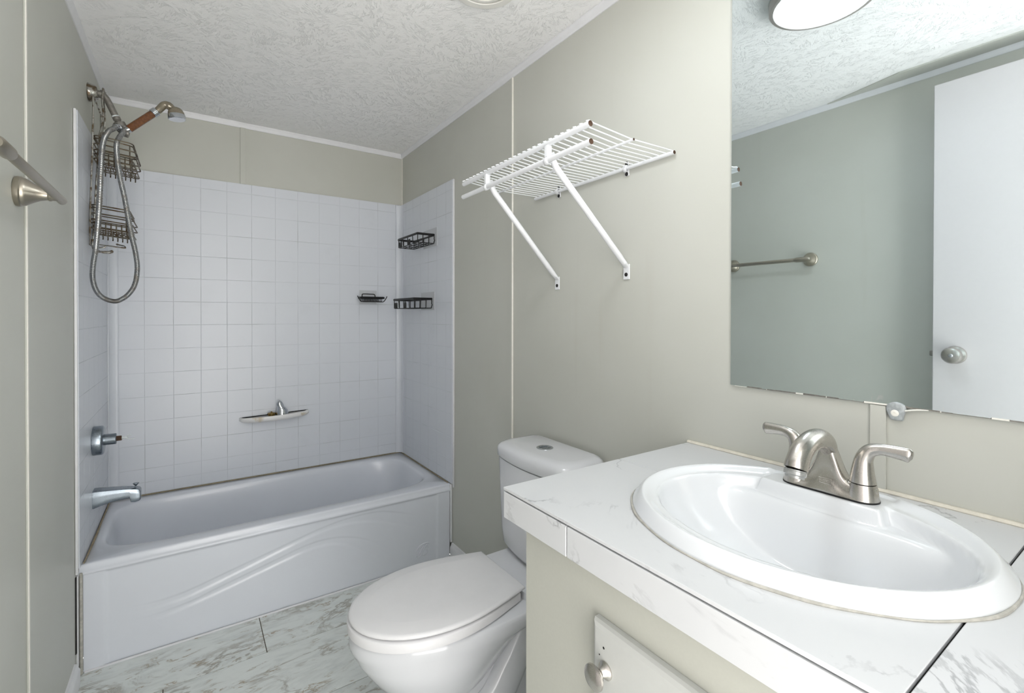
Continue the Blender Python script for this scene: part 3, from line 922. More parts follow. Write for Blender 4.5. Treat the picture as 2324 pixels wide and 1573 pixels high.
def caddy_basket(zt, zb, x0, x1, dz):
    bm = B()
    ya, yb = YS - 0.115, YS + 0.115
    for z, g in ((zt, 0.010), (zt - 0.010, 0.010), (zt - dz, 0.0), (zt - dz - 0.024, 0.0), (zb + 0.030, 0.010), (zb + 0.010, 0.004)):
        xa = x0
        p = rrect((xa + x1 - g) / 2, YS, (x1 - g - xa) / 2, (yb - ya) / 2 - g, 0.018, z, 4)
        # tilt the hoops slightly down towards the open side
        p = [(x, y, z_ - 0.10 * (x - x0)) for x, y, z_ in p]
        tube(bm, p, 0.0026, 6, closed=True)
    n = 7
    for k in range(n):
        x = x0 + 0.012 + (x1 - x0 - 0.03) * k / (n - 1)
        dzx = -0.10 * (x - x0)
        tube(bm, smooth_path([(x, ya + 0.006, zb + 0.034 + dzx), (x, ya + 0.003, zb + 0.012 + dzx), (x, ya + 0.012, zb - 0.012 + dzx), (x, ya + 0.022, zb + 0.006 + dzx), (x, yb - 0.022, zb + 0.006 + dzx), (x, yb - 0.012, zb - 0.010 + dzx), (x, yb - 0.003, zb + 0.012 + dzx), (x, yb - 0.006, zb + 0.034 + dzx)], 3), 0.0024, 6)
    for k in range(3):
        y = ya + 0.05 + 0.065 * k
        tube(bm, [(x0, y, zb + 0.008), (x1 - 0.006, y, zb + 0.008 - 0.10 * (x1 - x0))], 0.0022, 6)
    for x, y in ((x0 + 0.02, ya + 0.004), (x0 + 0.03, ya + 0.004), (x1 - 0.02, ya + 0.006), (x1 - 0.03, yb - 0.006)):
        tube(bm, [(x, y, zt - 0.01 - 0.1 * (x - x0)), (x, y, zb + 0.01 - 0.1 * (x - x0))], 0.0024, 6)
    obj('basket', bm, 'rustwire', cad)
caddy_basket(2.026, 1.925, 0.030, 0.162, 0.034)
caddy_basket(1.752, 1.652, 0.0215, 0.150, 0.034)
for k, (y, x1, z) in enumerate(((YS - 0.06, 0.076, 1.572), (YS + 0.05, 0.112, 1.612))):
    bm = B()
    if k == 0:
        tube(bm, smooth_path([(0.020, y, 1.62), (0.022, y, 1.585), (0.034, y, z), (x1 - 0.010, y, z), (x1, y, z + 0.002)], 5), 0.0042, 8)
        lathe(bm, (x1, y, z + 0.002), (1, 0, 0.1), [(0.0045, -0.002), (0.0065, 0.002), (0.0065, 0.005), (0.004, 0.008), (0, 0.009)], 12)
    else:
        tube(bm, smooth_path([(0.020, y, z), (0.06, y, z - 0.003), (x1 - 0.004, y, z - 0.007), (x1, y + 0.004, z - 0.004), (x1 - 0.006, y + 0.03, z + 0.004), (0.082, y + 0.06, z + 0.012)], 5), 0.0028, 8)
        lathe(bm, (0.082, y + 0.06, z + 0.012), (-1, 0, 0.2), [(0.003, -0.002), (0.005, 0.002), (0.003, 0.006), (0, 0.007)], 10)
    obj('hook', bm, 'tarnish', cad)

# tub valve without its handle
va = thing('shower_valve', 'round steel shower valve plate missing its handle', 'shower valve', (0.012, YS, 0.797))
bm = B()
lathe(bm, (0.0122, YS, 0.797), (1, 0, 0), [(0.059, 0), (0.0595, 0.003), (0.0595, 0.028), (0.0575, 0.032), (0.054, 0.034), (0.020, 0.0345)], 40)
obj('escutcheon', bm, 'steel', va)
bm = B(); lathe(bm, (0.044, YS, 0.797), (1, 0, 0), [(0.0225, 0), (0.0225, 0.040), (0.0205, 0.042), (0.012, 0.042)], 28); obj('sleeve', bm, 'steel', va)
bm = B(); lathe(bm, (0.085, YS, 0.797), (1, 0, 0), [(0.0115, 0), (0.0115, 0.016), (0.010, 0.018), (0.0, 0.018)], 6); st = obj('stem', bm, 'rust', va)
st['label'] = 'rusted valve stem'
bm = B()
lathe(bm, (0.102, YS, 0.797), (1, 0, 0), [(0.007, 0), (0.008, 0.003), (0.004, 0.006), (0.0065, 0.012), (0.0065, 0.018), (0.003, 0.021), (0, 0.021)], 12)
tube(bm, smooth_path([(0.116, YS, 0.799), (0.126, YS, 0.804), (0.133, YS, 0.802), (0.129, YS, 0.809)], 3), [0.003, 0.002, 0.002, 0.0015], 6)
tube(bm, smooth_path([(0.116, YS, 0.795), (0.128, YS - 0.004, 0.790), (0.140, YS - 0.004, 0.789), (0.147, YS - 0.004, 0.792)], 3), [0.003, 0.0025, 0.0025, 0.0015], 6)
obj('stem_cap', bm, 'clear', va)

sp = thing('tub_spout', 'grey steel tub spout with diverter knob on the left surround panel', 'tub spout', (0.012, YS, 0.56))
bm = B()
def spout_ring(x, zt, zb, hw):
    r = []
    for k in range(24):
        a = 2 * PI * k / 24
        c, s = math.cos(a), math.sin(a)
        ex = 8.0
        q = (abs(c) ** ex + abs(s) ** ex) ** (-1 / ex)
        r.append((x, YS + hw * q * c, (zt + zb) / 2 + (zt - zb) / 2 * q * s))
    return r
loft(bm, [spout_ring(*a) for a in ((0.0122, 0.596, 0.524, 0.036), (0.016, 0.5965, 0.5235, 0.036), (0.04, 0.594, 0.531, 0.034), (0.075, 0.590, 0.540, 0.032), (0.11, 0.586, 0.543, 0.030), (0.130, 0.583, 0.543, 0.029), (0.134, 0.5825, 0.524, 0.029), (0.148, 0.580, 0.521, 0.0285), (0.160, 0.5755, 0.524, 0.028), (0.1645, 0.571, 0.527, 0.027), (0.1665, 0.567, 0.530, 0.025))])
obj('spout_body', bm, 'steel', sp, angle=28)
bm = B(); lathe(bm, (0.149, YS, 0.576), (0.02, 0, 1), [(0.003, 0), (0.003, 0.010), (0.0085, 0.016), (0.011, 0.019), (0.011, 0.021), (0, 0.0215)], 16)
obj('diverter_knob', bm, 'steel', sp)

# ------------------------------------------------------------------ towel bar on the left wall
tb = thing('towel_bar', 'satin nickel towel bar on flared posts on the left wall', 'towel bar', (0.0, -1.66, 1.61))
BX, BZ = 0.073, 1.607
for y, rot in ((-1.458, 0), (-1.880, 0)):
    bm = B()
    lathe(bm, (0.0005, y, BZ + 0.004), (1, 0, -0.04), [(0.0345, 0), (0.0355, 0.003), (0.0355, 0.010), (0.033, 0.0125), (0.0325, 0.017), (0.030, 0.021), (0.0225, 0.032), (0.0165, 0.043), (0.0135, 0.053), (0.0128, 0.056), (0.0142, 0.058), (0.0142, 0.062), (0.0125, 0.064), (0.0115, 0.074), (0.006, 0.078), (0, 0.079)], 32)
    obj('post', bm, 'nickel_warm', tb)
bm = B()
tube(bm, [(BX, -1.404, BZ), (BX, -1.407, BZ), (BX, -1.70, BZ), (BX, -1.895, BZ), (BX, -1.898, BZ)], [0.0080, 0.0098, 0.0098, 0.0098, 0.0080], 20)
obj('bar', bm, 'nickel_warm', tb)
bm = B(); tube(bm, [(BX, -1.832, BZ), (BX, -1.842, BZ), (BX, -1.904, BZ), (BX, -1.910, BZ)], [0.0105, 0.0125, 0.0125, 0.009], 20); obj('end_socket', bm, 'nickel_warm', tb)

# ------------------------------------------------------------------ white wire shelf
ws = thing('wire_shelf', 'white wire shelf on two slanted braces on the right wall above the toilet', 'shelf', (W, -1.82, 1.80))
XF, XB, XM = 1.181, W - 0.0075, 1.335
ZS = 1.791
y0s, y1s = -2.171, -1.502
bm = B(); tube(bm, [(XF, y0s, ZS + 0.012), (XF, y1s, ZS + 0.010)], 0.0078, 14)
ft = obj('front_rod', bm, 'shelfwhite', ws)
bm = B(); tube(bm, [(XF - 0.003, y0s - 0.006, ZS - 0.036), (XF - 0.003, y1s, ZS - 0.038)], 0.0078, 14)
lt = obj('hanging_rod', bm, 'shelfwhite', ws)
bm = B(); tube(bm, [(XM, y0s - 0.006, ZS + 0.002), (XM, y1s, ZS + 0.002)], 0.0038, 8); mt = obj('middle_rod', bm, 'shelfwhite', ws)
bm = B(); tube(bm, [(XB - 0.003, y0s - 0.002, ZS + 0.003), (XB - 0.003, y1s + 0.004, ZS + 0.002)], 0.0058, 10); bt = obj('back_rod', bm, 'shelfwhite', ws)
for pr0, c, r in ((ft, (XF, y0s, ZS + 0.012), 0.0075), (lt, (XF - 0.003, y0s - 0.006, ZS - 0.036), 0.0075), (mt, (XM, y0s - 0.006, ZS + 0.002), 0.0036), (bt, (XB - 0.003, y0s - 0.002, ZS + 0.003), 0.0056)):
    bm = B(); lathe(bm, c, (0, -1, 0), [(r, -0.0004), (r, 0.0006), (r * 0.7, 0.0006), (r * 0.6, 0.0002), (0, 0.0002)], 14)
    e = obj('rod_end', bm, 'rust', pr0); e['label'] = 'rusty bare rod end'
bm = B()
nw = 27
for k in range(nw):
    y = y0s + 0.006 + (y1s - y0s - 0.012) * k / (nw - 1)
    tube(bm, [(XB - 0.002, y - 0.002, ZS + 0.009), (XM, y, ZS + 0.0075), (XF + 0.02, y, ZS + 0.018), (XF, y, ZS + 0.0218), (XF - 0.009, y, ZS + 0.018)], 0.0018, 6)
obj('deck_wires', bm, 'shelfwhite', ws)
for yt, yf, zf in ((-2.000, -1.984, 1.480), (-1.668, -1.632, 1.462)):
    bm = B()
    tube(bm, smooth_path([(XF + 0.012, yt, ZS - 0.012), (XF + 0.02, yt, ZS - 0.034)], 2), 0.0085, 10)
    pts = [(XF + 0.016, yt, ZS - 0.030), (XF + 0.03, yt, ZS - 0.052), (W - 0.030, yf, zf + 0.022), (W - 0.014, yf, zf + 0.006)]
    tube(bm, pts, [(0.0090, 0.0095), (0.0095, 0.0100), (0.0095, 0.0100), (0.0115, 0.007)], 12)
    box(bm, W - 0.0045, W - 0.0008, yf - 0.0135, yf + 0.0135, zf - 0.046, zf + 0.004, 0.0015, 1)
    tube(bm, [(W - 0.016, yf, zf + 0.008), (W - 0.006, yf, zf - 0.002), (W - 0.003, yf, zf - 0.008)], [(0.012, 0.007), (0.0125, 0.004), (0.0125, 0.0016)], 12)
    br = obj('brace', bm, 'shelfwhite', ws)
    bm = B()
    box(bm, XF - 0.009, XF + 0.009, yt - 0.0085, yt + 0.0085, ZS - 0.030, ZS + 0.006, 0.003, 1)
    tube(bm, smooth_path([(XF - 0.008, yt, ZS - 0.030), (XF - 0.011, yt, ZS - 0.040), (XF - 0.004, yt, ZS - 0.047), (XF + 0.006, yt, ZS - 0.042)], 3), [(0.009, 0.0025)] * 10, 8)
    obj('rod_hook', bm, 'shelfwhite', br)
    bm = B(); lathe(bm, (W - 0.0046, yf, zf - 0.030), (-1, 0, 0), [(0.0065, 0), (0.0065, 0.001), (0.0045, 0.0025), (0, 0.0028)], 14)
    s_ = obj('screw', bm, 'dark', br)
for yc in (-1.985, -1.642):
    bm = B()
    box(bm, W - 0.0045, W - 0.0008, yc - 0.009, yc + 0.009, ZS - 0.020, ZS + 0.004, 0.0015, 1)
    tube(bm, smooth_path([(W - 0.004, yc, ZS + 0.0125), (W - 0.012, yc, ZS + 0.0115), (W - 0.0185, yc, ZS + 0.002), (W - 0.0125, yc, ZS - 0.0065), (W - 0.004, yc, ZS - 0.005)], 4), [(0.008, 0.002)] * 17, 8)
    box(bm, W - 0.0045, W - 0.0008, yc - 0.006, yc + 0.006, ZS + 0.006, ZS + 0.026, 0.0015, 1)
    cl = obj('wall_clip', bm, 'shelfwhite', ws)
    for dz in (0.020, -0.014):
        bm = B(); lathe(bm, (W - 0.0046, yc, ZS + dz), (-1, 0, 0), [(0.0065, 0), (0.0065, 0.001), (0.0045, 0.0025), (0, 0.0028)], 14); obj('screw', bm, 'dark', cl)

# ------------------------------------------------------------------ toilet
TY = -1.700
to = thing('toilet', 'white two-piece toilet with closed lid and dual flush tank', 'toilet', (1.12, TY, 0))
def plan(z, xf, xb, hw, hwb, n=56, xm=0.52):
    """egg plan: pointed oval nose at xf, widest at fraction xm, hwb wide at the straight back xb"""
    L = xb - xf
    half = []
    m = n // 2
    for k in range(m + 1):
        t = k / m
        u = (1 - math.cos(PI * min(1, t * 1.0))) / 2
        if u <= xm:
            q = 1 - u / xm
            w_ = hw * math.sqrt(max(0, 1 - q ** 2.15))
        else:
            q = (u - xm) / (1 - xm)
            w_ = hw + (hwb - hw) * (q * q * (1.6 - 0.6 * q))
        half.append((xf + L * u, w_))
    ring = [(x, TY + w_, z) for x, w_ in half] + [(x, TY - w_, z) for x, w_ in half[::-1][:-1]]
    return ring
bm = B()
loft(bm, [plan(*a) for a in ((0.145, 0.93, 1.05, 0.045, 0.03), (0.150, 0.905, 1.09, 0.075, 0.04), (0.172, 0.868, 1.12, 0.105, 0.055), (0.20, 0.832, 1.15, 0.130, 0.07), (0.24, 0.793, 1.18, 0.152, 0.085), (0.29, 0.757, 1.22, 0.172, 0.10), (0.332, 0.731, 1.29, 0.184, 0.115), (0.358, 0.720, 1.40, 0.189, 0.13), (0.368, 0.7135, 1.455, 0.1935, 0.152), (0.378, 0.712, 1.47, 0.1945, 0.156), (0.397, 0.712, 1.47, 0.1935, 0.155), (0.405, 0.716, 1.47, 0.190, 0.153), (0.408, 0.724, 1.468, 0.184, 0.15))])
loft(bm, [plan(*a) for a in ((0.0, 0.86, 1.43, 0.118, 0.105), (0.012, 0.855, 1.435, 0.121, 0.107), (0.03, 0.87, 1.42, 0.112, 0.098), (0.08, 0.89, 1.40, 0.096, 0.085), (0.16, 0.90, 1.40, 0.092, 0.085), (0.25, 0.93, 1.40, 0.092, 0.090), (0.33, 0.98, 1.41, 0.098, 0.105), (0.39, 1.00, 1.43, 0.10, 0.12))])
# raised deck that carries the tank
loft(bm, [rrect(1.355, TY, 0.135, 0.150, 0.03, z) for z in (0.395, 0.422)] + [rrect(1.355, TY, 0.130, 0.146, 0.028, 0.428)])
bw = obj('bowl', bm, 'porcelain', to, angle=45)
for s in (-1, 1):
    bm = B()
    yy = TY + s * 0.088
    tube(bm, smooth_path([(0.93, yy - s * 0.02, 0.11), (1.02, yy, 0.075), (1.12, yy + s * 0.006, 0.10), (1.19, yy + s * 0.008, 0.19), (1.25, yy + s * 0.012, 0.29), (1.32, yy + s * 0.006, 0.335), (1.38, yy, 0.27), (1.40, yy - s * 0.004, 0.15), (1.40, yy - s * 0.006, 0.02)], 5), [(0.030, 0.050), (0.036, 0.062), (0.040, 0.066), (0.040, 0.062), (0.038, 0.052), (0.034, 0.046), (0.034, 0.048), (0.034, 0.05), (0.03, 0.05)], 16)
    obj('trapway', bm, 'porcelain', bw)
bm = B()
def inset(r0, d, z):
    """shrink a plan ring by about d"""
    cx = sum(p[0] for p in r0) / len(r0)
    hx = max(abs(p[0] - cx) for p in r0); hy = max(abs(p[1] - TY) for p in r0)
    return [(cx + (x - cx) * (1 - d / hx), TY + (y - TY) * (1 - d / hy), z) for x, y, _ in r0]
sr = plan(0, 0.708, 1.205, 0.190, 0.135)
loft(bm, [inset(sr, 0.024, 0.4083), inset(sr, 0.020, 0.4122), inset(sr, 0.003, 0.4128), inset(sr, 0, 0.4148), inset(sr, 0, 0.4370), inset(sr, 0.003, 0.4400), inset(sr, 0.020, 0.4406), inset(sr, 0.022, 0.4438)])
obj('seat', bm, 'seat', to, angle=50)
bm = B()
lr = plan(0, 0.712, 1.222, 0.186, 0.136)
loft(bm, [inset(lr, 0.022, 0.4440), inset(lr, 0.018, 0.4442), inset(lr, 0.004, 0.4444), inset(lr, 0.001, 0.4465), inset(lr, 0.0, 0.4495), inset(lr, 0.001, 0.4525), inset(lr, 0.004, 0.4555), inset(lr, 0.010, 0.4575), inset(lr, 0.040, 0.4605), inset(lr, 0.050, 0.4622), inset(lr, 0.056, 0.4628), inset(lr, 0.12, 0.4634)])
obj('lid', bm, 'seat', to, angle=50)
for s in (-1, 1):
    bm = B(); box(bm, 1.204, 1.226, TY + s * 0.09 - 0.022, TY + s * 0.09 + 0.022, 0.4283, 0.4438, 0.002, 2)
    obj('hinge', bm, 'seat', to)
def tank_ring(z, hw, xf, rad, sc=1.0, xb=1.506):
    pts = []
    m = 30
    for k in range(m + 1):
        t = -1 + 2 * k / m
        y = t * hw
        bow = 0.030 * (1 - t * t)
        e = max(0.0, (abs(y) - (hw - rad)) / rad)
        rx = rad * (1 - math.sqrt(max(0.0, 1 - e * e)))
        pts.append((xf + 0.030 - bow + rx, TY + y, z))
    pts += [(xb - 0.02, TY + hw, z), (xb - 0.006, TY + hw - 0.006, z), (xb, TY + hw - 0.02, z), (xb, TY - hw + 0.02, z), (xb - 0.006, TY - hw + 0.006, z), (xb - 0.02, TY - hw, z)]
    return pts
bm = B()
loft(bm, [tank_ring(*a) for a in ((0.4285, 0.165, 1.335, 0.03), (0.436, 0.183, 1.322, 0.035), (0.452, 0.193, 1.314, 0.035), (0.50, 0.198, 1.310, 0.035), (0.66, 0.205, 1.305, 0.035), (0.774, 0.208, 1.302, 0.035))])
obj('tank', bm, 'porcelain', to, angle=45)
bm = B()
loft(bm, [tank_ring(*a) for a in ((0.7775, 0.209, 1.301, 0.036), (0.781, 0.212, 1.298, 0.036), (0.808, 0.213, 1.297, 0.036), (0.818, 0.210, 1.300, 0.036), (0.826, 0.203, 1.307, 0.036), (0.831, 0.190, 1.320, 0.036), (0.833, 0.17, 1.34, 0.03))])
tl_ = obj('tank_lid', bm, 'porcelain', to, angle=50)
bm = B(); lathe(bm, (1.412, -1.694, 0.8325), (0, 0, 1), [(0.031, 0), (0.031, 0.002), (0.028, 0.0035), (0.0235, 0.0035), (0.023, 0.002)], 32); bt_ = obj('flush_button', bm, 'chrome', tl_)
bm = B()
for sgn in (1, -1):
    rr_ = []
    for zz in (0.8340, 0.8365):
        rr_.append([(1.412 + (0.0215 if sgn > 0 else 0.0215) * math.cos(a) * (1 if True else 0), -1.694 + 0.0215 * math.sin(a), zz) for a in ((PI * 0.12 + PI * 0.76 * k / 16 + (0 if sgn > 0 else PI)) for k in range(17))])
    loft(bm, rr_)
obj('button_half', bm, 'steel', bt_)

# ------------------------------------------------------------------ vanity cabinet, counter, sink, faucet
XC, YC = 0.92, -2.256
YE = -3.30
vc = thing('vanity_cabinet', 'sage grey vanity cabinet under the marble tile countertop', 'cabinet', (1.2, -2.78, 0))
bm = B()
box(bm, XC, XC + 0.02, YE, YC, 0.0, 0.888, 0.001, 1); box(bm, XC + 0.02, W - 0.003, YC - 0.02, YC, 0.0, 0.888); box(bm, XC + 0.02, W - 0.003, YE, YE + 0.02, 0.0, 0.888); box(bm, XC + 0.02, W - 0.003, YE + 0.02, YC - 0.02, 0.08, 0.10)
obj('carcass', bm, 'cabinet', vc, smooth=False)
bm = B()
dx0, dx1, dy0, dy1, dz0, dz1 = 0.900, XC - 0.0006, -3.02, -2.470, 0.10, 0.806
def frame_ring(x, d):
    return [(x, dy1 - d, dz0 + d), (x, dy1 - d, dz1 - d), (x, dy0 + d, dz1 - d), (x, dy0 + d, dz0 + d)]
loft(bm, [frame_ring(dx1, 0), frame_ring(dx0 + 0.010, 0), frame_ring(dx0 + 0.005, 0.003), frame_ring(dx0 + 0.0015, 0.009), frame_ring(dx0, 0.018)])
cd = obj('cabinet_door', bm, 'cab_door', vc, angle=20)
bm = B()
lathe(bm, (dx0 + 0.0003, -2.5045, 0.738), (-1, 0, 0), [(0.0145, 0), (0.0145, 0.002), (0.010, 0.006), (0.007, 0.013), (0.009, 0.018), (0.0175, 0.0225), (0.0205, 0.026), (0.020, 0.029), (0.014, 0.033), (0.0, 0.0345)], 32)
obj('knob', bm, 'nickel', cd)
for y, z, r in ((-2.500, 0.772, 0.0022), (-2.4905, 0.756, 0.0014)):
    bm = B(); lathe(bm, (dx0 - 0.0001, y, z), (-1, 0, 0), [(r, 0), (r * 0.8, 0.0003), (0, 0.0003)], 10); obj('screw_hole', bm, 'dark', cd)

ct = thing('countertop', 'white marble tile vanity countertop with dark joints', 'countertop', (1.2, -2.78, 0.888))
X1c, Y1c, ZC = 0.889, -2.217, 0.954
XJ, YJ = 1.239, -2.893
bm = B(); box(bm, X1c + 0.006, W - 0.002, YE, Y1c - 0.005, 0.8885, 0.9475)
core = obj('counter_core', bm, 'counter_core', ct, smooth=False)
gp = 0.0016
bm = B()
tcells = []
for xa, xb in ((X1c, XJ), (XJ, W)):
    for ya, yb in ((Y1c, YJ), (YJ, YE)):
        a0, a1 = xa + (gp * 0.6 if xa > X1c else 0), xb - (gp * 0.6 if xb < W else 0.002)
        b0, b1 = yb + (gp if yb > YE else 0), ya - (gp if ya < Y1c else 0)
        box(bm, a0, a1, b0, b1, 0.9476, ZC, 0.0008, 1)
        tcells.append((xa, xb, yb, ya))
top = obj('top_tiles', bm, 'counter', ct, smooth=False)
bm = B()
for ya, yb in ((Y1c - 0.0035, -2.4195), (-2.4225, -3.096), (-3.099, YE)):
    box(bm, X1c - 0.0015, X1c + 0.0057, yb, ya, 0.891, 0.9452, 0.0008, 1)
fe = obj('front_edge_tiles', bm, 'counter', ct, smooth=False)
SX, SY, SA, SB = 1.210, -2.642, 0.250, 0.279
def ell(bm_, k, z0, z1):
    loft(bm_, [[(SX + SA * k * math.cos(2 * PI * i / 96), SY + SB * k * math.sin(2 * PI * i / 96), z) for i in range(96)] for z in (z0, z1)])
c_ = B(); ell(c_, 0.955, 0.80, 1.0); cut(core, c_)
c_ = B(); ell(c_, 0.955, 0.80, 1.0); cut(top, c_)
tile_attr(top, lambda p: next((k * 2.31 + 5.0 for k, (xa, xb, yb, ya) in enumerate(tcells) if xa <= p.center.x / S + 1.2 <= xb and yb <= p.center.y / S - 2.78 <= ya), 0))
tile_attr(fe, lambda p: 20.0 + 1.7 * sum(p.center.y / S - 2.78 < t for t in (-2.421, -3.0975)))
bm = B()
tube(bm, [(W - 0.004, Y1c, ZC + 0.002), (W - 0.004, -2.7, ZC + 0.002), (W - 0.004, YE, ZC + 0.002)], 0.0055, 6)
obj('wall_caulk', bm, 'caulk', ct)

sk = thing('sink', 'white oval drop-in sink in the marble tile countertop', 'sink', (SX, SY, ZC))
def sink_z(x, y):
    dx, dy = x - SX, y - SY
    e = math.hypot(dx / SA, dy / SB)
    if e > 0.93:
        q = min(1.0, (e - 0.93) / 0.07)
        zr = ZC + 0.004 + 0.020 * (1 - q ** 1.35) if q < 0.97 else ZC + 0.0045 - 0.0045 * (q - 0.97) / 0.03
    else:
        zr = ZC + 0.024 - 0.0105 * sstep(0.93, 0.83, e)
    bx, by = 0.192, 0.237
    ddx, ddy = x - 1.204, y - (-2.648)
    e2 = math.hypot(ddx / bx, ddy / by)
    lip = ZC + 0.014
    # bowl
    if e2 < 1.06:
        q = min(1.0, e2)
        dep = 0.150 * (1 - q ** 2.6) ** 0.75
        zb = lip - dep
        # soap ledges left and right of the deck
        led = ZC - 0.010
        k = sstep(1.285, 1.335, x)
        zb2 = max(zb, led - 0.02 * max(0, (0.85 - e2)))
        zb = zb + (zb2 - zb) * k
        t = sstep(1.06, 0.955, e2)
        z = zr + (min(zb, zr) - zr) * t
    else:
        z = zr
    # faucet deck
    front = 1.347 + 0.10 * max(0.0, abs(y + 2.622) - 0.085)
    dk = sstep(front - 0.007, front + 0.005, x) * sstep(0.116, 0.104, abs(y + 2.622))
    inner = sstep(0.97, 0.90, e)
    return z + (ZC + 0.0165 - z) * dk * inner
bm = B()
NT_, NR = 300, 120
rad = []
for k in range(NR + 1):
    t = k / NR
    rad.append(t if t < 0.9 else t)
rad = [0.02 + 0.88 * (k / 84) for k in range(85)] + [0.90 + 0.1 * (1 - (1 - k / 35) ** 1.6) for k in range(1, 36)]
rings = []
for q in rad:
    rings.append([(SX + SA * q * math.cos(2 * PI * i / NT_), SY + SB * q * math.sin(2 * PI * i / NT_), 0) for i in range(NT_)])
rings = [[(x, y, sink_z(x, y)) for x, y, _ in r] for r in rings]
# underside of the rim and of the bowl, so that the sink has thickness
under = [[(SX + (x - SX) * 0.995, SY + (y - SY) * 0.995, ZC + 0.0004) for x, y, _ in rings[-1]]]
for q in (0.945, 0.90, 0.8, 0.6, 0.4, 0.2, 0.02):
    under.append([(SX + SA * q * math.cos(2 * PI * i / NT_), SY + SB * q * math.sin(2 * PI * i / NT_), min(ZC + 0.0004, sink_z(SX + SA * q * math.cos(2 * PI * i / NT_), SY + SB * q * math.sin(2 * PI * i / NT_)) - 0.014 - 0.02 * (1 - q))) for i in range(NT_)])
loft(bm, rings + under, cap0=True, cap1=True)
obj('basin', bm, 'sink', sk, angle=80)
bm = B()
zz = sink_z(SX, SY)
lathe(bm, (SX - 0.01, SY, sink_z(SX - 0.01, SY)), (0, 0, 1), [(0.026, -0.004), (0.026, 0.002), (0.023, 0.0035), (0.019, 0.002), (0.018, 0.004), (0.010, 0.006), (0, 0.006)], 28)
obj('drain', bm, 'chrome', sk)
bm = B()
cp = []
for i in range(160):
    a = 2 * PI * i / 160
    k = 1.004 + 0.006 * math.sin(5 * a + 1) * math.sin(11 * a)
    cp.append((SX + SA * k * math.cos(a), SY + SB * k * math.sin(a), ZC + 0.0012))
rs = [0.0013 + 0.0014 * math.sin(3 * 2 * PI * i / 160 + 0.5) ** 2 for i in range(160)]
tube(bm, cp, rs, 8, closed=True)
cb = obj('caulk_bead', bm, 'sinkcaulk', sk)

FX, FY, FZ = 1.388, -2.632, ZC + 0.0165
fa = thing('faucet', 'brushed nickel two-handle faucet on the oval sink', 'faucet', (FX, FY, FZ))
def stad(hl, hw, z, n=20):
    out = []
    for k in range(n + 1):
        a = -PI / 2 + PI * k / n
        out.append((FX + hw * math.sin(a), FY + (hl - hw) + hw * math.cos(a), z))
    for k in range(n + 1):
        a = PI / 2 + PI * k / n
        out.append((FX + hw * math.sin(a), FY - (hl - hw) + hw * math.cos(a), z))
    return out
bm = B(); loft(bm, [stad(0.0845, 0.0285, FZ + 0.0002), stad(0.0845, 0.0285, FZ + 0.0032)]); obj('gasket', bm, 'black', fa)
bm = B()
secs = []
for k in range(81):
    dy = -0.0815 + 0.163 * k / 80
    h = 0.024 + 0.074 * math.exp(-(abs(dy) / 0.0225) ** 2.3)
    endk = math.sqrt(max(0.02, 1 - max(0.0, (abs(dy) - 0.0575) / 0.0245) ** 2))
    w0 = 0.027 * endk
    bell = math.exp(-(abs(dy) / 0.03) ** 2)
    wt = 0.020 * endk * (1 - 0.25 * bell)
    ring = []
    for a, b in ((1, 0), (0.99, 0.05), (0.90, 0.22), (None, 0.5), (None, 0.8), (None, 0.92), (None, 0.985), (None, 1.0)):
        if a is None:
            w_ = {0.5: wt * 0.98, 0.8: wt * 0.95, 0.92: wt * 0.82, 0.985: wt * 0.5, 1.0: wt * 0.12}[b]
        else:
            w_ = w0 * a if b < 0.2 else (w0 * 0.35 + wt * 0.65)
        ring.append((w_, b * h))
    full = [(FX - w_, FY + dy, FZ + 0.0033 + z) for w_, z in ring] + [(FX + w_, FY + dy, FZ + 0.0033 + z) for w_, z in ring[::-1]]
    secs.append(full)
loft(bm, secs)
obj('body', bm, 'nickel', fa, angle=50)
bm = B()
sp_pts = smooth_path([(FX + 0.006, FY, FZ + 0.045), (FX + 0.002, FY, FZ + 0.074), (FX - 0.014, FY, FZ + 0.097), (FX - 0.045, FY, FZ + 0.109), (FX - 0.080, FY, FZ + 0.108), (FX - 0.110, FY, FZ + 0.096), (FX - 0.128, FY, FZ + 0.077), (FX - 0.1335, FY, FZ + 0.066)], 8)
tube(bm, sp_pts, [(0.013, 0.012), (0.015, 0.015), (0.018, 0.017), (0.0195, 0.0175), (0.0205, 0.018), (0.021, 0.0185), (0.0215, 0.019), (0.0215, 0.0195)], 28, up=(0, 1, 0))
obj('spout', bm, 'nickel', fa, angle=50)
bm = B()
dn = Vector((-0.28, 0, -1)).normalized()
lathe(bm, Vector((FX - 0.1338, FY, FZ + 0.0655)), dn, [(0.0180, 0), (0.0180, 0.002), (0.0190, 0.003), (0.0190, 0.009), (0.0165, 0.0105), (0.016, 0.015), (0.012, 0.015), (0.0, 0.013)], 28)
obj('aerator', bm, 'aerator', fa)
bm = B(); 
LX = FX - 0.0215
for pts in ([(0.012, 0), (0.012, 1), (-0.012, 1), (-0.012, 0)],):
    tube(bm, [(LX - 0.004, FY - 0.004 + a * 0.9, FZ + 0.020 + b * 0.010) for a, b in pts], 0.0007, 5, closed=True)
for row in (0.0265, 0.0232):
    for k in range(5):
        tube(bm, [(LX - 0.0036, FY - 0.0115 + k * 0.0040, FZ + row), (LX - 0.0036, FY - 0.0090 + k * 0.0040, FZ + row)], 0.00045, 5)
obj('embossed_badge', bm, 'nickel', fa)
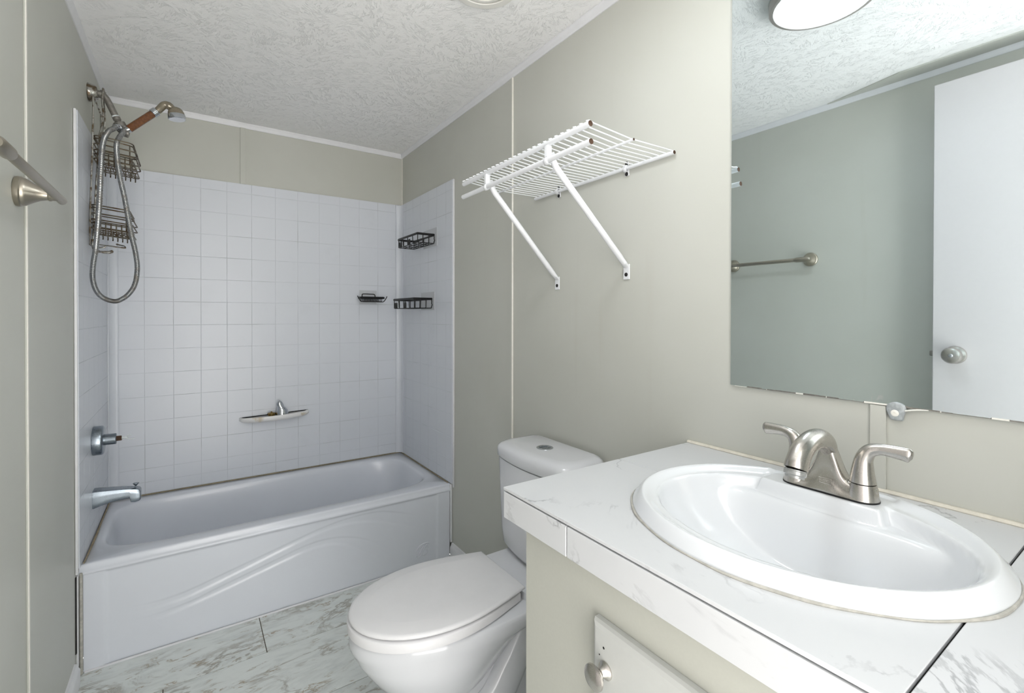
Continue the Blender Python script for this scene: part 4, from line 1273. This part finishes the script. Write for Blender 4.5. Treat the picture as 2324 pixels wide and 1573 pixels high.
for s in (1, -1):
    hy = FY + s * 0.0575
    bm = B()
    lathe(bm, (FX, hy, FZ + 0.0033), (0, 0, 1), [(0.0268, 0.0), (0.0255, 0.006), (0.0225, 0.025), (0.0215, 0.0285), (0.019, 0.0287)], 32)
    hub = obj('handle_hub', bm, 'nickel', fa)
    bm = B()
    z0 = FZ + 0.0335
    lv = smooth_path([(FX, hy, z0), (FX, hy, z0 + 0.022), (FX, hy + s * 0.002, z0 + 0.044), (FX + 0.001, hy + s * 0.010, z0 + 0.060), (FX + 0.002, hy + s * 0.026, z0 + 0.0665), (FX + 0.003, hy + s * 0.048, z0 + 0.067), (FX + 0.003, hy + s * 0.068, z0 + 0.0655), (FX + 0.003, hy + s * 0.0735, z0 + 0.0645)], 6)
    tube(bm, lv, [(0.0215, 0.0215), (0.0180, 0.0180), (0.0145, 0.0145), (0.0125, 0.0125), (0.0105, 0.0095), (0.0115, 0.0088), (0.0128, 0.0080), (0.006, 0.0040)], 24, up=None)
    obj('lever_handle', bm, 'nickel', fa, angle=60)

# ------------------------------------------------------------------ mirror and its clip
bm = B(); box(bm, W - 0.007, W - 0.0008, YE, -2.3475, 1.1345, 2.20, 0.0006, 1)
mr = tag(obj('wall_mirror', bm, 'mirror', None, smooth=False), 'large frameless mirror on the right wall above the sink', 'mirror')
bm = B()
rnd = random.Random(3)
strip = []
y = -2.36
while y > -3.2:
    h = 0.0002 if rnd.random() < 0.3 else rnd.uniform(0.0008, 0.0028)
    ln = rnd.uniform(0.01, 0.05)
    for yy in (y, y - ln):
        strip.append([(W - 0.0070, yy, 1.1335), (W - 0.0076, yy, 1.1335), (W - 0.0076, yy, 1.1345 + h), (W - 0.0070, yy, 1.1345 + h)])
    y -= ln + 0.002
vr = loft(bm, strip)
for k, f in enumerate(bm.faces):
    f.material_index = 1 if (k // 5) % 4 == 0 else 0
e = obj('worn_edge', bm, ['greymetal', 'offwhite'], mr, smooth=False)
mc = thing('mirror_clip', 'cloudy plastic mirror clip with a screw at the lower mirror edge', 'mirror clip', (W, -2.70, 1.115))
bm = B()
ring = lambda x, k: [(x, -2.7015 + 0.0155 * k * math.cos(a) * (1 + 0.12 * math.sin(3 * a)), 1.1245 + 0.0205 * k * math.sin(a) * (1 + 0.1 * math.cos(2 * a))) for a in (2 * PI * i / 28 for i in range(28))]
loft(bm, [ring(W - 0.0072, 1.0), ring(W - 0.0095, 1.0), ring(W - 0.0115, 0.88), ring(W - 0.0120, 0.5)])
box(bm, W - 0.0072, W - 0.0008, -2.713, -2.690, 1.106, 1.1335, 0.002, 1)
obj('clip_body', bm, 'aerator_pale', mc, angle=60)
bm = B(); lathe(bm, (W - 0.0115, -2.7005, 1.121), (-1, 0, 0), [(0.0068, 0), (0.0068, 0.001), (0.0045, 0.0025), (0.002, 0.0025), (0.0015, 0.001), (0, 0.001)], 18); obj('screw', bm, 'offwhite', mc)
bm = B(); tube(bm, smooth_path([(W - 0.009, -2.717, 1.128), (W - 0.0092, -2.735, 1.1325), (W - 0.009, -2.752, 1.1345)], 4), [(0.0052, 0.0018), (0.005, 0.0018), (0.001, 0.0008)], 8); obj('torn_sealant', bm, 'offwhite', mc)

# ------------------------------------------------------------------ ceiling lamp and exhaust vent
LX_, LY_ = 0.966, -2.332
la = thing('ceiling_light', 'round flush ceiling light with metal ring, reflected in the mirror', 'ceiling light', (LX_, LY_, 2.35))
bm = B(); lathe(bm, (LX_, LY_, HC - 0.0005), (0, 0, -1), [(0.140, 0), (0.150, 0.003), (0.156, 0.012), (0.156, 0.040), (0.153, 0.044), (0.143, 0.0455), (0.141, 0.044), (0.140, 0.010)], 64, cap1=True)
obj('lamp_ring', bm, 'lampring', la, angle=40)
bm = B(); lathe(bm, (LX_, LY_, HC - 0.014), (0, 0, -1), [(0.1395, 0), (0.1395, 0.026), (0.136, 0.029), (0.09, 0.030), (0.0, 0.030)], 64)
obj('diffuser', bm, 'lampglow', la, angle=60)

ve = thing('exhaust_vent', 'round white exhaust vent in the ceiling with dark slots', 'vent', (1.131, -1.732, 2.38))
VX, VY, VZ = 1.131, -1.732, HC
def annulus(bm_, r0, r1, z0, z1, bev=0.002, mi=0):
    lathe(bm_, (VX, VY, VZ), (0, 0, -1), [(r0, z0), (r0, z1 - bev), (r0 + bev, z1), (r1 - bev, z1), (r1, z1 - bev), (r1, z0)], 64, mi, False, False)
bm = B(); annulus(bm, 0.088, 0.113, 0.0005, 0.014); obj('outer_ring', bm, 'white_plastic', ve, angle=40)
bm = B(); annulus(bm, 0.070, 0.083, 0.0005, 0.013); annulus(bm, 0.030, 0.040, 0.0005, 0.013)
for k in range(12):
    a = 2 * PI * k / 12
    c, s = math.cos(a), math.sin(a)
    tube(bm, [(VX + 0.036 * c, VY + 0.036 * s, VZ - 0.009), (VX + 0.074 * c, VY + 0.074 * s, VZ - 0.009)], 0.0022, 6)
obj('grille', bm, 'white_plastic', ve, angle=40)
bm = B(); lathe(bm, (VX, VY, VZ - 0.0004), (0, 0, -1), [(0.092, 0), (0.092, 0.0012), (0.0, 0.0012)], 48); obj('duct_opening', bm, 'dark', ve)
